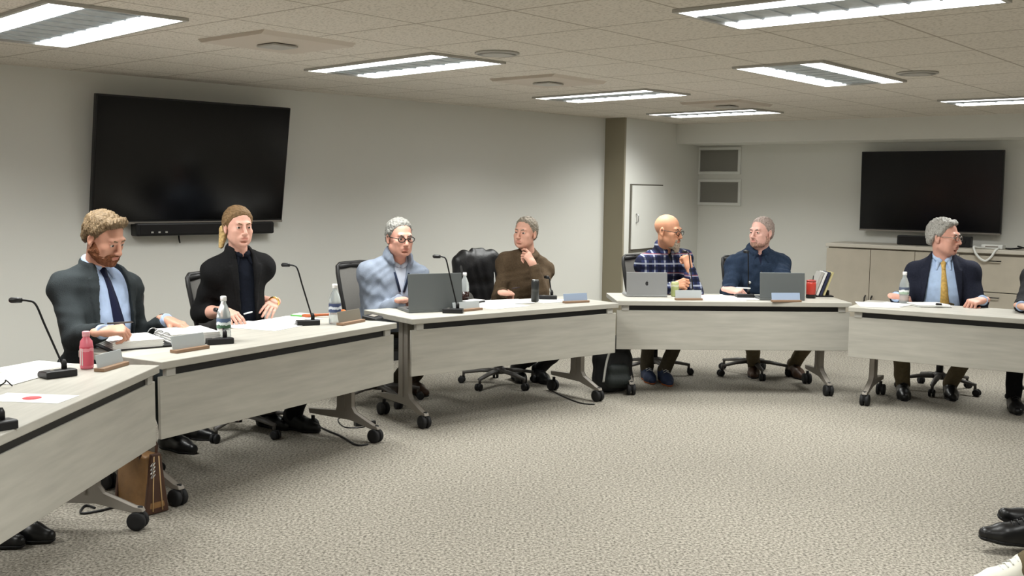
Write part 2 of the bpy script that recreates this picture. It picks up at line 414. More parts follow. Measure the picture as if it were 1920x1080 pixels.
mb = MB(); mb.box((0, 0, .05), (L_, .09, .1), bev=.01); mb.build('case', M_BLK, t)
mb = MB(); mb.box((0, -.0465, .05), (L_ - .05, .003, .075)); mb.build('grille', mat('speaker_cloth', (30, 28, 28), .9), t)
t = thing('speaker_box', oncred(1790, .27), crz, 'small black box on the credenza behind the grey haired man', 'device')
mb = MB(); mb.box((0, 0, .055), (.16, .1, .11), bev=.01); mb.build('case', M_BLK, t)
mb = MB(); mb.lathe([(.035, 0), (.03, .004)], T(0, -.0505, .055, rx=R(90))); mb.build('speaker_cone', M_RUB, t)
# white cord looping over the credenza edge, and bits on the right end
z_ = lambda px, py, out: onplane(px, py, SON, CRP + SON * out)
pts = [oncred(1836, .16) + [0, 0, .01], oncred(1829, .05) + [0, 0, .012], z_(1826, 463, .02), z_(1829, 474, .03), z_(1838, 485, .03), z_(1848, 489, .03), z_(1858, 482, .03), z_(1866, 470, .02), oncred(1868, .03) + [0, 0, .012], oncred(1862, .14) + [0, 0, .01]]
def spline(pts, n=6):
    P = [np.asarray(p, float) for p in pts]; out = []
    for i in range(len(P) - 1):
        p0, p1, p2, p3 = P[max(i - 1, 0)], P[i], P[i + 1], P[min(i + 2, len(P) - 1)]
        for k in range(n):
            u = k / n; out.append(.5 * ((2 * p1) + (-p0 + p2) * u + (2 * p0 - 5 * p1 + 4 * p2 - p3) * u * u + (-p0 + 3 * p1 - 3 * p2 + p3) * u ** 3))
    out.append(P[-1]); return out
mb = MB(); mb.tube(spline(pts), .011, 8); tag(mb.build('white_cord', M_WHITE), 'thick white cord looping over the credenza front edge', 'cord')
t = thing('cable_box', oncred(1850, .22), crz, 'flat white device between the loops of the white cord on the credenza', 'device')
mb = MB(); mb.box((0, 0, .022), (.2, .14, .044), bev=.008); mb.build('case', M_WHITE, t)
mb = MB(); mb.box((0, -.071, .022), (.12, .003, .012)); mb.build('port_strip', M_GREY, t)
pts = [oncred(1875, .2) + [0, 0, .008], oncred(1890, .08) + [0, 0, .012], oncred(1905, .2) + [0, 0, .02], oncred(1893, .3) + [0, 0, .03], oncred(1915, .15) + [0, 0, .02], oncred(1935, .2) + [0, 0, .008]]
mb = MB(); mb.tube(spline(pts), .008, 8); tag(mb.build('dark_cable', M_BLK), 'tangled dark cable on the credenza at the right edge', 'cable')
# ------------------------------------------------------------------ tables
TAB = {1: (-1.656, 3.836, 87.74), 2: (-1.173, 5.6004, 59.03), 3: (.082, 7.1216, 38.10), 4: (1.7008, 7.882, 2.35), 5: (3.2538, 7.1573, -31.8)}
TL, TD, TZ = 1.811, 0.611, 0.735
def tf(i):
    cx, cy, a = TAB[i]; a = R(a)
    return np.array([cx, cy, 0.]), np.array([math.cos(a), math.sin(a), 0]), np.array([-math.sin(a), math.cos(a), 0]), a
def tp(i, s, q, z=TZ):
    c, u, v, a = tf(i); return c + u * s + v * q + np.array([0, 0, z])
def make_table():
    t = thing('conference_table', (0, 0, 0), 0, '', 'table')
    mb = MB(); mb.box((0, TD / 2, TZ - .018), (TL, TD, .036), bev=.004); mb.build('tabletop', M_LAM, t)
    mb = MB(); mb.box((0, .03, .51), (TL - .012, .018, .30), bev=.002); mb.build('modesty_panel', M_LAM, t)
    mb = MB(); mb.box((0, .045, .678), (TL - .2, .03, .042)); mb.build('shadow_gap_rail', M_BLK, t)['label'] = 'black rail painting in the shadow gap below the top'  # rail coloured black to give the shadow gap under the top
    for s in (-1, 1):
        mb = MB(); mb.box((s * (TL / 2 - .07), .032, .678), (.055, .03, .042), bev=.003); mb.build('panel_bracket', M_LGREY, t)
        x = s * (TL / 2 - .135)
        mb = MB()
        prof = [(.24, .698), (.24, .20), (.215, .165), (.075, .105), (.04, .105), (.03, .085), (.085, .082), (.25, .125), (.55, .125), (.585, .125), (.59, .155), (.36, .165), (.355, .20), (.355, .698)]
        mb.prism(prof, 'x', x - .018, x + .018, bev=.004)
        mb.box((x, .2975, .42), (.05, .014, .50))
        mb.box((x, .30, .69), (.07, .42, .016))
        lg = mb.build('leg', M_GREY, t)
        for q in (.05, .568):
            mb = MB()
            mb.lathe([(.012, .075), (.012, .108)], T(x, q, 0), 12)
            for e in (-1, 1):
                mb.lathe([(.02, -.012), (.040, -.012), (.043, -.006), (.043, .006), (.040, .012), (.02, .012)], T(x + e * .019, q + .012, .043, ry=V90), 24)
            mb.box((x, q + .006, .06), (.018, .05, .05), bev=.006)
            mb.build('caster', M_RUB, lg)
    return t
TLAB = {1: 'near pale wood conference table running off the left edge of the photo', 2: 'long pale wood table in front of the bearded man and the woman',
        3: 'pale wood conference table holding the large dark grey laptop and the tall slim can', 4: 'pale wood conference table with two open laptops in front of the far corner',
        5: 'pale wood conference table running off the right edge below the man with the yellow tie'}
proto = make_table()
for i in range(1, 6):
    o = proto if i == 1 else copy_tree(proto)
    c, u, v, a = tf(i); o.location = Vector(c); o.rotation_euler.z = a
    o['label'] = TLAB[i]; o['group'] = 'conference tables in a horseshoe'

# ------------------------------------------------------------------ task chairs
M_MESH = mat('chair_mesh', (112, 110, 106), .8, var=.08, scale=300)
M_FRM = mat('chair_frame', (38, 37, 37), .5)
M_SEAT = mat('seat_fabric', (40, 41, 43), .9, var=.2, scale=120)
M_BASE = mat('chair_base', (88, 85, 82), .45)
def make_chair():
    t = thing('office_chair', (0, 0, 0), 0, '', 'chair')
    mb = MB(); mb.box((0, .02, .455), (.49, .47, .07), bev=.03, seg=4); smooth_all(mb.build('seat', M_SEAT, t))
    mb = MB(); mb.box((0, .0, .405), (.40, .36, .03), bev=.012); mb.box((0, -.02, .375), (.16, .24, .05), bev=.012)
    mb.build('seat_mechanism', M_FRM, t)
    # backrest: tapered rounded frame with woven mesh
    def bp(x, z):         # back surface, curved and leaning
        f = (z - .56) / .52; z = .56 + (z - .56) * .86
        return (x * .92, -.225 - .08 * f * f + .05 * (x / .24) ** 2, z)
    out = []
    for (x, z) in [(-.17, .57), (0, .555), (.17, .57), (.20, .70), (.225, .85), (.235, 1.0), (.228, 1.055), (.20, 1.075), (0, 1.082), (-.20, 1.075), (-.228, 1.055), (-.235, 1.0), (-.225, .85), (-.20, .70)]:
        out.append(bp(x, z))
    mb = MB()
    mb.tube(out, .015, 8, closed=True)
    mb.tube([bp(-.22, 1.05), bp(-.1, 1.06), bp(.1, 1.06), bp(.22, 1.05)], .02, 8)
    mb.tube([(0, -.235, .56), (0, -.27, .50), (0, -.21, .41), (0, -.06, .385)], [.03, .03, .03, .03], 10, flat=(.5, 1.3))
    mb.tube([bp(0, .56), (0, -.255, .72), (0, -.28, .84)], .014, 8)
    fr = mb.build('back_frame', M_FRM, t)
    v = []; f = []; n = 12; m = 14
    for off in (0.0, .008):
        for j in range(m + 1):
            z = .57 + .49 * j / m; hw = float(np.interp(z, [.57, .7, .85, 1.0, 1.06], [.17, .20, .222, .232, .22]))
            for i in range(n + 1):
                p = bp(-hw + 2 * hw * i / n, z); v.append((p[0], p[1] + off - .004, p[2]))
    k = (m + 1) * (n + 1)
    for j in range(m):
        for i in range(n):
            a = j * (n + 1) + i
            f.append((a, a + 1, a + n + 2, a + n + 1)); f.append((k + a, k + a + n + 1, k + a + n + 2, k + a + 1))
    mb = MB(); mb._add(v, f, None, 0, True); mb.build('back_mesh', M_MESH, t)['label'] = 'grey woven mesh back panel'
    mb = MB(); mb.lathe([(.028, .10), (.028, .24), (.018, .241), (.018, .39)], n=16); mb.build('gas_lift', M_BLKM, t)
    mb = MB(); mb.lathe([(.02, .09), (.05, .095), (.05, .135), (.035, .15), (.02, .15)], n=20); mb.build('base_hub', M_BASE, t)
    for i in range(5):
        a = 2 * math.pi * (i + .25) / 5; M = T(rz=a)
        mb = MB(); mb.tube([(.03, 0, .118), (.15, 0, .112), (.30, 0, .088)], [.026, .022, .016], 8, M, flat=(.75, 1.1)); mb.lathe([(.011, .055), (.011, .10)], M @ T(.295, 0, 0), 10)
        lg = mb.build('base_leg', M_BASE, t)
        mb = MB()
        for e in (-1, 1): mb.lathe([(.012, -.009), (.027, -.009), (.029, 0), (.027, .009), (.012, .009)], M @ T(.31, e * .014, .029, rx=V90), 18)
        mb.box((.305, 0, .045), (.045, .012, .03), M, bev=.005)
        mb.build('caster', M_RUB, lg)
    return t
CHAIR0 = make_chair(); CH_USED = []
def chair(x, y, fwd_angle, label, turn=0.0):
    o = CHAIR0 if not CH_USED else copy_tree(CHAIR0)
    CH_USED.append(o); o.location = (x, y, 0); o.rotation_euler.z = fwd_angle - V90
    o['label'] = label; o['group'] = 'mesh back office chairs'
    return o
# ------------------------------------------------------------------ things on the tables
M_ALU = mat('laptop_aluminium', (150, 151, 152), .4, metal=.4)
M_DKLAP = mat('laptop_graphite', (98, 102, 102), .4, metal=.3)
M_KEY = mat('keyboard_keys', (30, 30, 32), .6)
M_CLEAR = mat('clear_bottle', (232, 238, 238), .12, trans=.72, ior=1.2)
M_CAPW = mat('white_cap', (235, 235, 235), .5)
M_BRASS = mat('walnut_base', (140, 112, 88), .5)
M_NPW = mat('plate_face', (176, 182, 184), .5)
M_NPB = mat('plate_face_blue', (150, 166, 190), .5)
M_NPO = mat('plate_face_brown', (122, 116, 104), .5)
def on(i, s, q, z=TZ): return tp(i, s, q, z + .0005)
def on_px(i, x, y): return atz(x, y, TZ) + np.array([0, 0, .0005])

def paper(p, w, d, rz, label, name='paper_sheet', thick=.0012, group=None, mark=None):
    mb = MB(); mb.box((0, 0, thick / 2), (w, d, thick)); o = mb.build(name, M_PAPER, None, p, rz)
    tag(o, label, 'paper', group)
    if mark: mark(o, thick)
    return o
def stack(p, w, d, rz, n, label, seed=0):
    rnd = random.Random(seed); mb = MB()
    for i in range(n):
        mb.box((0, 0, .0015 + i * .003), (w, d, .003), T(rnd.uniform(-.012, .012), rnd.uniform(-.012, .012), 0, rz=rnd.uniform(-.05, .05)))
    return tag(mb.build('paper_stack', M_PAPER, None, p, rz), label, 'papers')

def mic(base, rz, tip_world, label, bend=.5):
    t = thing('desk_microphone', base, rz, label, 'microphone', 'gooseneck desk microphones')
    mb = MB(); mb.prism([(-.045, 0), (.045, 0), (.045, .018), (.03, .028), (-.03, .032), (-.045, .03)], 'x', -.068, .068, bev=.004)
    mb.build('base', M_BLK, t)
    mb = MB(); mb.lathe([(.009, .0), (.009, .004)], T(-.03, -.012, .0285), 12); mb.build('talk_button', M_GREY, t)
    q = Matrix.Rotation(-rz, 3, 'Z') @ (Vector(tip_world) - Vector(base))
    b0 = np.array([.03, .0, .03]); tipv = np.array(q)
    D = tipv - b0; el = b0 + D * np.array([.62, .62, .94])
    pts = spline([b0, b0 + (el - b0) * .35, b0 + (el - b0) * .7, el, b0 + D * np.array([.8, .8, .995]), tipv], 6)
    mb = MB(); mb.lathe([(.012, 0), (.012, .03), (.006, .045)], T(b0[0], b0[1], b0[2] - .004), 14); mb.build('neck_socket', M_BLK, t)
    mb = MB(); mb.tube(pts, .0048, 8); mb.build('gooseneck', M_BLKM, t)
    d = nrmz(pts[-1] - pts[-2])
    mb = MB(); mb.tube([tipv - d * .012, tipv - d * .01, tipv + d * .012, tipv + d * .035, tipv + d * .042], [.006, .011, .0125, .0125, .008], 12); mb.build('capsule_head', M_BLK, t)
    return t
def nameplate(i, x0, x1, y, face, label, lean=12, h=.068, flip=False):
    a = on_px(i, x0, y[0]); b = on_px(i, x1, y[1]); c = (a + b) / 2; w = float(np.linalg.norm((b - a)[:2]))
    rz = math.atan2(b[1] - a[1], b[0] - a[0])
    t = thing('name_plate', c, rz, label, 'name plate', 'name plates on the tables')
    mb = MB(); mb.box((0, .012, .008), (w, .05, .016), bev=.002); mb.build('base', M_BRASS, t)['label'] = 'brown wooden base strip'
    mb = MB(); mb.box((0, 0, h / 2), (w - .004, .005, h), T(0, .018, .014, rx=R(-lean)), bev=.0015); mb.build('plate', face, t)
    return t
BOT = [(.030, 0), (.033, .006), (.033, .05), (.031, .055), (.033, .06), (.033, .115), (.030, .14), (.018, .172), (.0125, .182), (.0125, .198)]
def water_bottle(p, label, lab, scale=1.0, liquid=None, name='water_bottle', cap=M_CAPW, cat='bottle'):
    t = thing(name, p, 0, label, cat); t.scale = (scale,) * 3
    mb = MB(); mb.lathe(BOT, n=28); mb.build('bottle_body', M_CLEAR, t)
    if lab is not None:
        mb = MB(); mb.lathe([(.0338, .065), (.0338, .112)], n=28, cap=False); mb.build('paper_label', lab, t)
    mb = MB(); mb.lathe([(.0145, .194), (.0145, .214), (.012, .217)], n=20); mb.build('cap', cap, t)
    if liquid is not None:
        mb = MB(); mb.lathe([(.026, .004), (.0334, .008), (.0336, .078), (.001, .0785)], n=24); mb.build('drink', liquid, t)
    return t
def label_mat(name, c1, c2, c3):
    m = bpy.data.materials.new(name); m.use_nodes = True; nt = m.node_tree; b = nt.nodes['Principled BSDF']; b.inputs['Roughness'].default_value = .4
    tc = nt.nodes.new('ShaderNodeTexCoord'); sp = nt.nodes.new('ShaderNodeSeparateXYZ'); nt.links.new(tc.outputs['Object'], sp.inputs[0])
    n = nt.nodes.new('ShaderNodeTexNoise'); n.inputs['Scale'].default_value = 45; nt.links.new(tc.outputs['Object'], n.inputs['Vector'])
    ad = nt.nodes.new('ShaderNodeMath'); ad.operation = 'MULTIPLY_ADD'; nt.links.new(n.outputs['Fac'], ad.inputs[0]); ad.inputs[1].default_value = .02; nt.links.new(sp.outputs['Z'], ad.inputs[2])
    mr = nt.nodes.new('ShaderNodeMapRange'); mr.inputs[1].default_value = .075; mr.inputs[2].default_value = .123; nt.links.new(ad.outputs[0], mr.inputs[0])
    r = nt.nodes.new('ShaderNodeValToRGB'); r.color_ramp.interpolation = 'CONSTANT'; e = r.color_ramp.elements
    e[0].color = srgb(c1); e[1].position = .62; e[1].color = srgb(c3); q = e.new(.33); q.color = srgb(c2)
    nt.links.new(mr.outputs[0], r.inputs[0]); nt.links.new(r.outputs[0], b.inputs['Base Color']); return m
def can(p, h, r, mats, label):
    t = thing('drink_can', p, 0, label, 'can')
    mb = MB(); mb.lathe([(r * .8, 0), (r, .008), (r, h - .014), (r * .84, h - .002)], n=28); mb.build('can_body', mats, t)
    mb = MB(); mb.lathe([(r * .84, h - .003), (r * .86, h), (r * .78, h), (r * .76, h - .004)], n=28); mb.build('lid', M_CHROME, t)
    mb = MB(); mb.box((0, r * .2, h + .0005), (.012, .022, .0015), bev=.0005); mb.build('pull_tab', M_CHROME, t)
    return t
def laptop(p, rz, w, d, h, lid_mat, lean, label, logo=None):
    t = thing('laptop', p, rz, label, 'laptop', 'open laptops seen from behind')
    mb = MB(); mb.box((0, d / 2, .009), (w, d, .016), bev=.003); b = mb.build('keyboard_base', lid_mat, t)
    mb = MB(); 
    for r_ in range(5):
        for k in range(12): mb.box((-w * .43 + w * .86 * (k + .5) / 12, d * .25 + r_ * .02, .0178), (w * .06, .016, .002))
    mb.build('keys', M_KEY, b)
    Mx = T(0, .004, .016, rx=R(lean))
    mb = MB(); mb.box((0, 0, h / 2), (w, .008, h), Mx, bev=.003); mb.build('lid', lid_mat, t)
    mb = MB(); mb.box((0, .0045, h / 2 + .003), (w - .012, .002, h - .02), Mx); mb.build('display', M_SCREEN, t)
    if logo: 
        mb = MB(); logo(mb, Mx, h); mb.build('lid_logo', M_KEY, t)
    return t
def fruit_logo(mb, Mx, h):      # small dark rounded emblem with a leaf, at the middle of the lid
    pts = []
    for k in range(20):
        a = 2 * math.pi * k / 20; r = .0135 * (1 - .12 * math.cos(2 * a) * .5)
        if abs(a) < .35 or a > 2 * math.pi - .35: r *= .78
        pts.append((r * math.cos(a) * 1.0, h * .5 + r * math.sin(a) * 1.15))
    mb.prism(pts, 'y', -.0048, -.0042, Mx)
    mb.prism([(.0, h * .5 + .016), (.007, h * .5 + .024), (.002, h * .5 + .023)], 'y', -.0048, -.0042, Mx)
def pen(p, rz, col, label, L=.14):
    mb = MB(); M = T(rz=rz); mb.tube([(-L / 2, 0, .005), (L / 2 - .012, 0, .005), (L / 2, 0, .004)], [.0048, .0048, .001], 10, M)
    return tag(mb.build('pen', mat('pen_%d_%d_%d' % col, col, .4), None, p), label, 'pen')

a1, a2, a3, a4, a5 = (R(TAB[i][2]) for i in range(1, 6))
# ---- table 1
paper(on_px(1, 58, 689), .30, .22, a1 + R(-20), 'white sheet lying at the back of the near left table', group=None)
paper(on_px(1, 25, 708) + [0, 0, .0015], .30, .22, a1 + R(-8), 'white sheet overlapping another one at the left edge of the near table')
M_RED = mat('red_seal', (214, 92, 96), .8)
def seal(o, th):
    mb = MB(); mb.lathe([(.035, th), (.035, th + .0004)], T(-.0, .0, 0), 32); mb.build('red_seal', M_RED, o)
p0 = on_px(1, 60, 747)
paper(p0, .155, .30, a1 - R(4), 'white sheet with a round red emblem on the near left table', mark=seal)
b = on_px(1, 108, 706)
mic(b, math.atan2(*(on_px(1, 140, 703) - on_px(1, 78, 711))[[1, 0]]), aty(36, 563, b[1] + .02), 'gooseneck microphone on the near left table, leaning far left')
b = on_px(1, -14, 806)
mic(b, math.atan2(*(on_px(1, 140, 703) - on_px(1, 78, 711))[[1, 0]]), aty(-70, 640, b[1]), 'microphone base cut by the left edge of the photo')
mb = MB(); mb.tube(spline([(0, 0, .004), (.02, .01, .02), (.03, .0, .03), (.05, .01, .005)]), .003, 6); tag(mb.build('eyeglass_cord', M_BLK, None, on_px(1, -2, 727)), 'thin dark wire on the paper at the left edge', 'wire')
M_PINK = label_mat('pink_label', (214, 92, 110), (232, 150, 160), (206, 70, 92))
M_PINKL = mat('pink_drink', (226, 120, 136), .25)
p = on_px(1, 163, 691)
t = thing('juice_bottle', p, 0, 'pink juice bottle beside the first name plate on the near left table', 'bottle')
mb = MB(); mb.lathe([(.026, 0), (.029, .006), (.029, .10), (.026, .125), (.015, .14), (.015, .15)], n=28); mb.build('bottle_body', M_PINKL, t)
mb = MB(); mb.lathe([(.0297, .015), (.0297, .10)], n=28, cap=False); mb.build('paper_label', M_PINK, t)
mb = MB(); mb.lathe([(.017, .146), (.017, .166), (.014, .169)], n=20); mb.build('cap', mat('pink_cap', (226, 160, 168), .5), t)
mb = MB()
for k in (-.006, .004): mb.box((k, -.0300, .055), (.004, .002, .075), T(rz=R(-22)))
mb.build('label_stripe', M_WHITE, t)
nameplate(1, 190, 238, (698, 684), M_NPW, 'name plate at the corner of the near left table beside the pink bottle', h=.06)
# ---- table 2
def binder(p, rz):
    t = thing('ring_binder', p, rz, 'thick open ring binder full of white pages before the bearded man', 'binder')
    mb = MB(); mb.box((-.15, 0, .003), (.30, .29, .006)); mb.box((.15, 0, .003), (.30, .29, .006)); mb.box((0, 0, .004), (.06, .29, .008)); mb.build('cover', M_BLK, t)
    for nm, sx, hh in (('page', -1, .038), ('page', 1, .055)):
        mb = MB(); n = 12
        for k in range(n):
            z = .006 + hh * (k + .5) / n
            mb.box((sx * (.15 + .004 * math.sin(k * 2.1)), .002 * math.sin(k * 3.3), z), (.25, .275, hh / n * 1.0), T(ry=sx * -.0))
        o = mb.build('page_block', M_PAPER, t)
    for y in (-.1, 0, .1):
        mb = MB(); mb.tube([(.038 * math.cos(a), y, .008 + .062 * math.sin(a)) for a in np.linspace(0.02, math.pi - .02, 18)], .0028, 8); mb.build('ring', M_CHROME, t)
    return t
BND = (on(2, -.60, .45) + on(2, -.62, .47)) / 2
binder(tp(2, -.52, .47, TZ + .001), a2 - R(22))
nameplate(2, 328, 390, (663, 653), M_NPW, 'grey name plate on the table in front of the open binder')
b = on_px(2, 411, 644)
mic(b, a2 - R(30), aty(407, 582, b[1] + .14), 'short gooseneck microphone beside the bottle before the woman')
M_LAB1 = label_mat('bottle_label_green', (60, 96, 70), (214, 224, 224), (80, 100, 130))
M_LAB2 = label_mat('bottle_label_blue', (70, 84, 120), (214, 220, 228), (60, 72, 110))
M_LAB3 = label_mat('bottle_label_pale', (150, 170, 150), (220, 226, 224), (80, 90, 110))
water_bottle(on_px(2, 420, 640), 'clear water bottle with green label before the woman in the blazer', M_LAB1, 1.12)
paper(tp(2, .30, .55, TZ + .001), .30, .42, a2 + R(8), 'white sheet under the hands of the woman in the blazer')
paper(tp(2, .55, .60, TZ + .0025), .42, .28, a2 + R(4), 'white sheet right of the hands of the woman, towards the green pad')
b = on_px(2, 577, 609)
mic(b, a2 - R(40), aty(540, 497, b[1] + .05), 'tall gooseneck microphone between the woman and the second water bottle')
t = thing('green_pad', tp(2, .80, .66, TZ + .001), a2 + R(10), 'small bright green notepad near the tall microphone', 'notepad')
mb = MB(); mb.box((0, 0, .006), (.1, .15, .012), bev=.002); mb.build('cover', mat('green_cover', (96, 176, 84), .6), t)
mb = MB(); mb.box((0, .002, .0135), (.09, .13, .003)); mb.build('page_block', M_PAPER, t)
t = thing('gavel', tp(2, 1.0 - .16, .52, TZ + .001), a2 - R(38), 'reddish wooden gavel lying behind the second water bottle', 'gavel')
M_WOODR = mat('cherry_wood', (176, 92, 50), .4, var=.2, scale=30)
mb = MB(); mb.tube([(-.15, 0, .016), (-.12, 0, .016), (.02, 0, .018), (.1, 0, .018)], [.008, .011, .008, .008], 12); mb.build('handle', M_WOODR, t)
mb = MB(); mb.lathe([(.018, -.04), (.022, -.038), (.022, -.028), (.018, -.024), (.019, .0), (.018, .024), (.022, .028), (.022, .038), (.018, .04)], T(.12, 0, .023, rx=V90), 20); mb.build('head', M_WOODR, t)
mb = MB(); mb.lathe([(.0195, -.006), (.0195, .006)], T(.12, 0, .023, rx=V90), 20); mb.build('band', mat('brass_band', (206, 160, 70), .3, metal=.8), t)
water_bottle(on_px(2, 628, 607), 'clear water bottle with blue label beside the gavel', M_LAB2, 1.12)
nameplate(2, 640, 682, (611, 603), M_NPO, 'dark brown name plate at the right end of the second table')
t = thing('desk_phone', on_px(2, 699, 599), a2 + R(12), 'small dark speaker phone beside the dark brown name plate', 'phone')
mb = MB(); mb.prism([(-.05, 0), (.05, 0), (.045, .03), (-.04, .016)], 'x', -.06, .06, bev=.006); mb.build('case', M_BLK, t)
mb = MB(); mb.box((0, -.0, .0245), (.06, .04, .003), T(rx=R(9)), bev=.001); mb.build('keypad', M_GREY, t)
# ---- table 3
laptop(tp(3, -.57, .23, TZ + .0005), a3 - R(14), .385, .25, .245, M_DKLAP, -6, 'large dark grey laptop before the man in the blue grey pullover')
b = on_px(3, 852, 581)
mic(tp(3, -.49, .145, TZ + .0005), a3 - R(40), aty(823, 481, tp(3, -.44, .145)[1]), 'tall gooseneck microphone in front of the dark grey laptop')
nameplate(3, 853, 903, (586, 581), M_NPW, 'grey name plate right of the dark grey laptop', h=.05)
M_COLA = mat('cola', (40, 22, 18), .2)
water_bottle(on_px(3, 871, 566), 'clear bottle with a little dark drink beside the dark grey laptop', None, 1.0, M_COLA, 'soda_bottle')
paper(tp(3, .02, .32, TZ + .001), .36, .30, a3 + R(5), 'white sheet between the soda bottle and the tall slim can')
paper(tp(3, .20, .50, TZ + .0025), .40, .28, a3 - R(12), 'white sheet under the hand of the man in brown')
paper(tp(3, .56, .42, TZ + .001), .28, .30, a3 - R(4), 'white sheet behind the last microphone of the third table')
M_CANB = label_mat('black_can', (40, 42, 40), (60, 62, 60), (34, 36, 36))
can(on_px(3, 1003, 566), .165, .029, M_CANB, 'tall slim dark can before the man in the brown sweater')
b = on_px(3, 1027, 561)
mic(b, a3 - R(36), aty(1027, 520, b[1] + .05), 'low gooseneck microphone right of the tall slim can')
nameplate(3, 1059, 1104, (569, 567), M_NPB, 'bluish name plate at the right end of the third table', h=.055)
t = thing('notebook', tp(3, -.02, .56, TZ + .001), a3 + R(20), 'black notebook lying behind the soda bottle', 'notebook')
mb = MB(); mb.box((0, 0, .008), (.16, .1, .016), bev=.003); mb.build('cover', M_BLK, t)
mb = MB(); mb.box((.002, 0, .0185), (.15, .095, .004)); mb.build('page_block', M_PAPER, t)
# ---- table 4
laptop(tp(4, -.625, .30, TZ + .0005), a4 + R(1), .325, .22, .178, M_ALU, -8, 'silver laptop with a small dark emblem before the man in plaid', fruit_logo)
M_CANG = label_mat('pale_can', (170, 180, 120), (206, 208, 180), (190, 196, 140))
can(on_px(4, 1265, 556), .12, .031, M_CANG, 'short pale green can beside the silver laptop')
nameplate(4, 1267, 1317, (563, 563), M_NPW, 'pale name plate in front of the man in plaid', h=.062)
b = tp(4, -.30, .24, TZ + .0005)
mic(b, a4, aty(1286, 472, b[1] + .12), 'gooseneck microphone bent up to the mouth of the man in plaid', bend=.2)
paper(tp(4, -.06, .27, TZ + .001), .32, .42, a4 + R(3), 'white sheet on the table between the pale name plate and the middle microphone')
paper(tp(4, .13, .34, TZ + .0025), .28, .40, a4 - R(6), 'white sheet under the hand of the man in the navy shirt')
b = on_px(4, 1396, 558)
mic(b, a4 - R(2), aty(1401, 472, b[1] + .03), 'straight upright microphone before the man in the navy shirt', bend=.1)
laptop(tp(4, .40, .115, TZ + .0005), a4 - R(1), .35, .24, .20, M_DKLAP, -8, 'dark laptop behind a name plate before the man in the navy shirt')
nameplate(4, 1448, 1502, (566.5, 566.5), M_NPB, 'name plate standing against the back of the dark laptop', h=.055)
p = on_px(4, 1520, 559)
t = thing('tumbler', p, 0, 'red tumbler standing right of the dark laptop', 'cup')
mb = MB(); mb.lathe([(.032, .0), (.036, .003), (.038, .11), (.036, .135)], n=28); mb.build('cup_body', mat('red_tumbler', (186, 62, 50), .3), t)
mb = MB(); mb.lathe([(.03, .0), (.0375, .002), (.0378, .03)], n=28, cap=False); mb.build('base_band', M_BLK, t)
mb = MB(); mb.lathe([(.0375, .13), (.0375, .142), (.02, .147)], n=28); mb.build('lid', mat('red_lid', (160, 60, 54), .4), t)
mb = MB(); mb.tube([(.012, 0, .14), (.016, 0, .18)], .004, 8); mb.build('straw', M_BLK, t)
M_NAVY = mat('binder_navy', (40, 44, 70), .5); M_YEL = mat('binder_cream', (200, 190, 140), .6)
tb = thing('book_stand', tp(4, .82, .48, TZ + .0005), a4, 'black desk stand holding leaning binders at the right end of table', 'stand')
mb = MB(); mb.box((0, 0, .006), (.17, .15, .012), bev=.002); mb.box((.045, 0, .03), (.008, .14, .05)); mb.build('base', M_BLK, tb)
for k, (m, lb, w) in enumerate(((M_LGREY, 'grey leaning binder nearest the red tumbler', .022), (M_WHITE, 'white leaning binder in the middle of the stand', .02), (M_NAVY, 'dark navy leaning binder in the stand', .02), (M_YEL, 'cream leaning binder at the right of the stand', .014))):
    x = -.075 + k * .028
    t = thing('binder', tp(4, .82 + x, .48, TZ + .0135), a4, lb, 'binder', 'binders leaning in the desk stand')
    Mx = T(ry=R(20))
    mb = MB(); mb.box((-w / 2 + .001, 0, .10), (.002, .13, .2), Mx); mb.box((w / 2 - .001, 0, .10), (.002, .13, .2), Mx); mb.box((0, -.064, .10), (w, .002, .2), Mx); mb.build('cover', m, t)
    mb = MB(); mb.box((0, 0, .10), (w - .005, .122, .19), Mx); mb.build('page_block', M_PAPER, t)
# ---- table 5
paper(tp(5, -.76, .27, TZ + .001), .28, .36, a5 + R(20), 'white sheet at the left end of the right edge table')
paper(tp(5, -.66, .38, TZ + .0025), .22, .28, a5 - R(10), 'white sheet behind the water bottle of the right edge table')
water_bottle(on_px(5, 1694, 569), 'clear water bottle before the man with the yellow tie', M_LAB3, 1.12)
stack(tp(5, -.42, .45, TZ + .0005), .24, .20, a5 + R(35), 6, 'thick pad of white paper before the man with the yellow tie')
t = thing('clip', tp(5, -.34, .36, TZ + .02), a5 + R(35), 'small black clip on the white paper pad', 'clip')
mb = MB(); mb.prism([(-.012, 0), (.012, 0), (.004, .014), (-.004, .014)], 'x', -.02, .02); mb.build('clip_body', M_BLK, t)
mb = MB(); mb.tube([(-.012, .004, .012), (-.012, .028, .012), (.012, .028, .012), (.012, .004, .012)], .0014, 6); mb.build('wire_handle', M_CHROME, t)
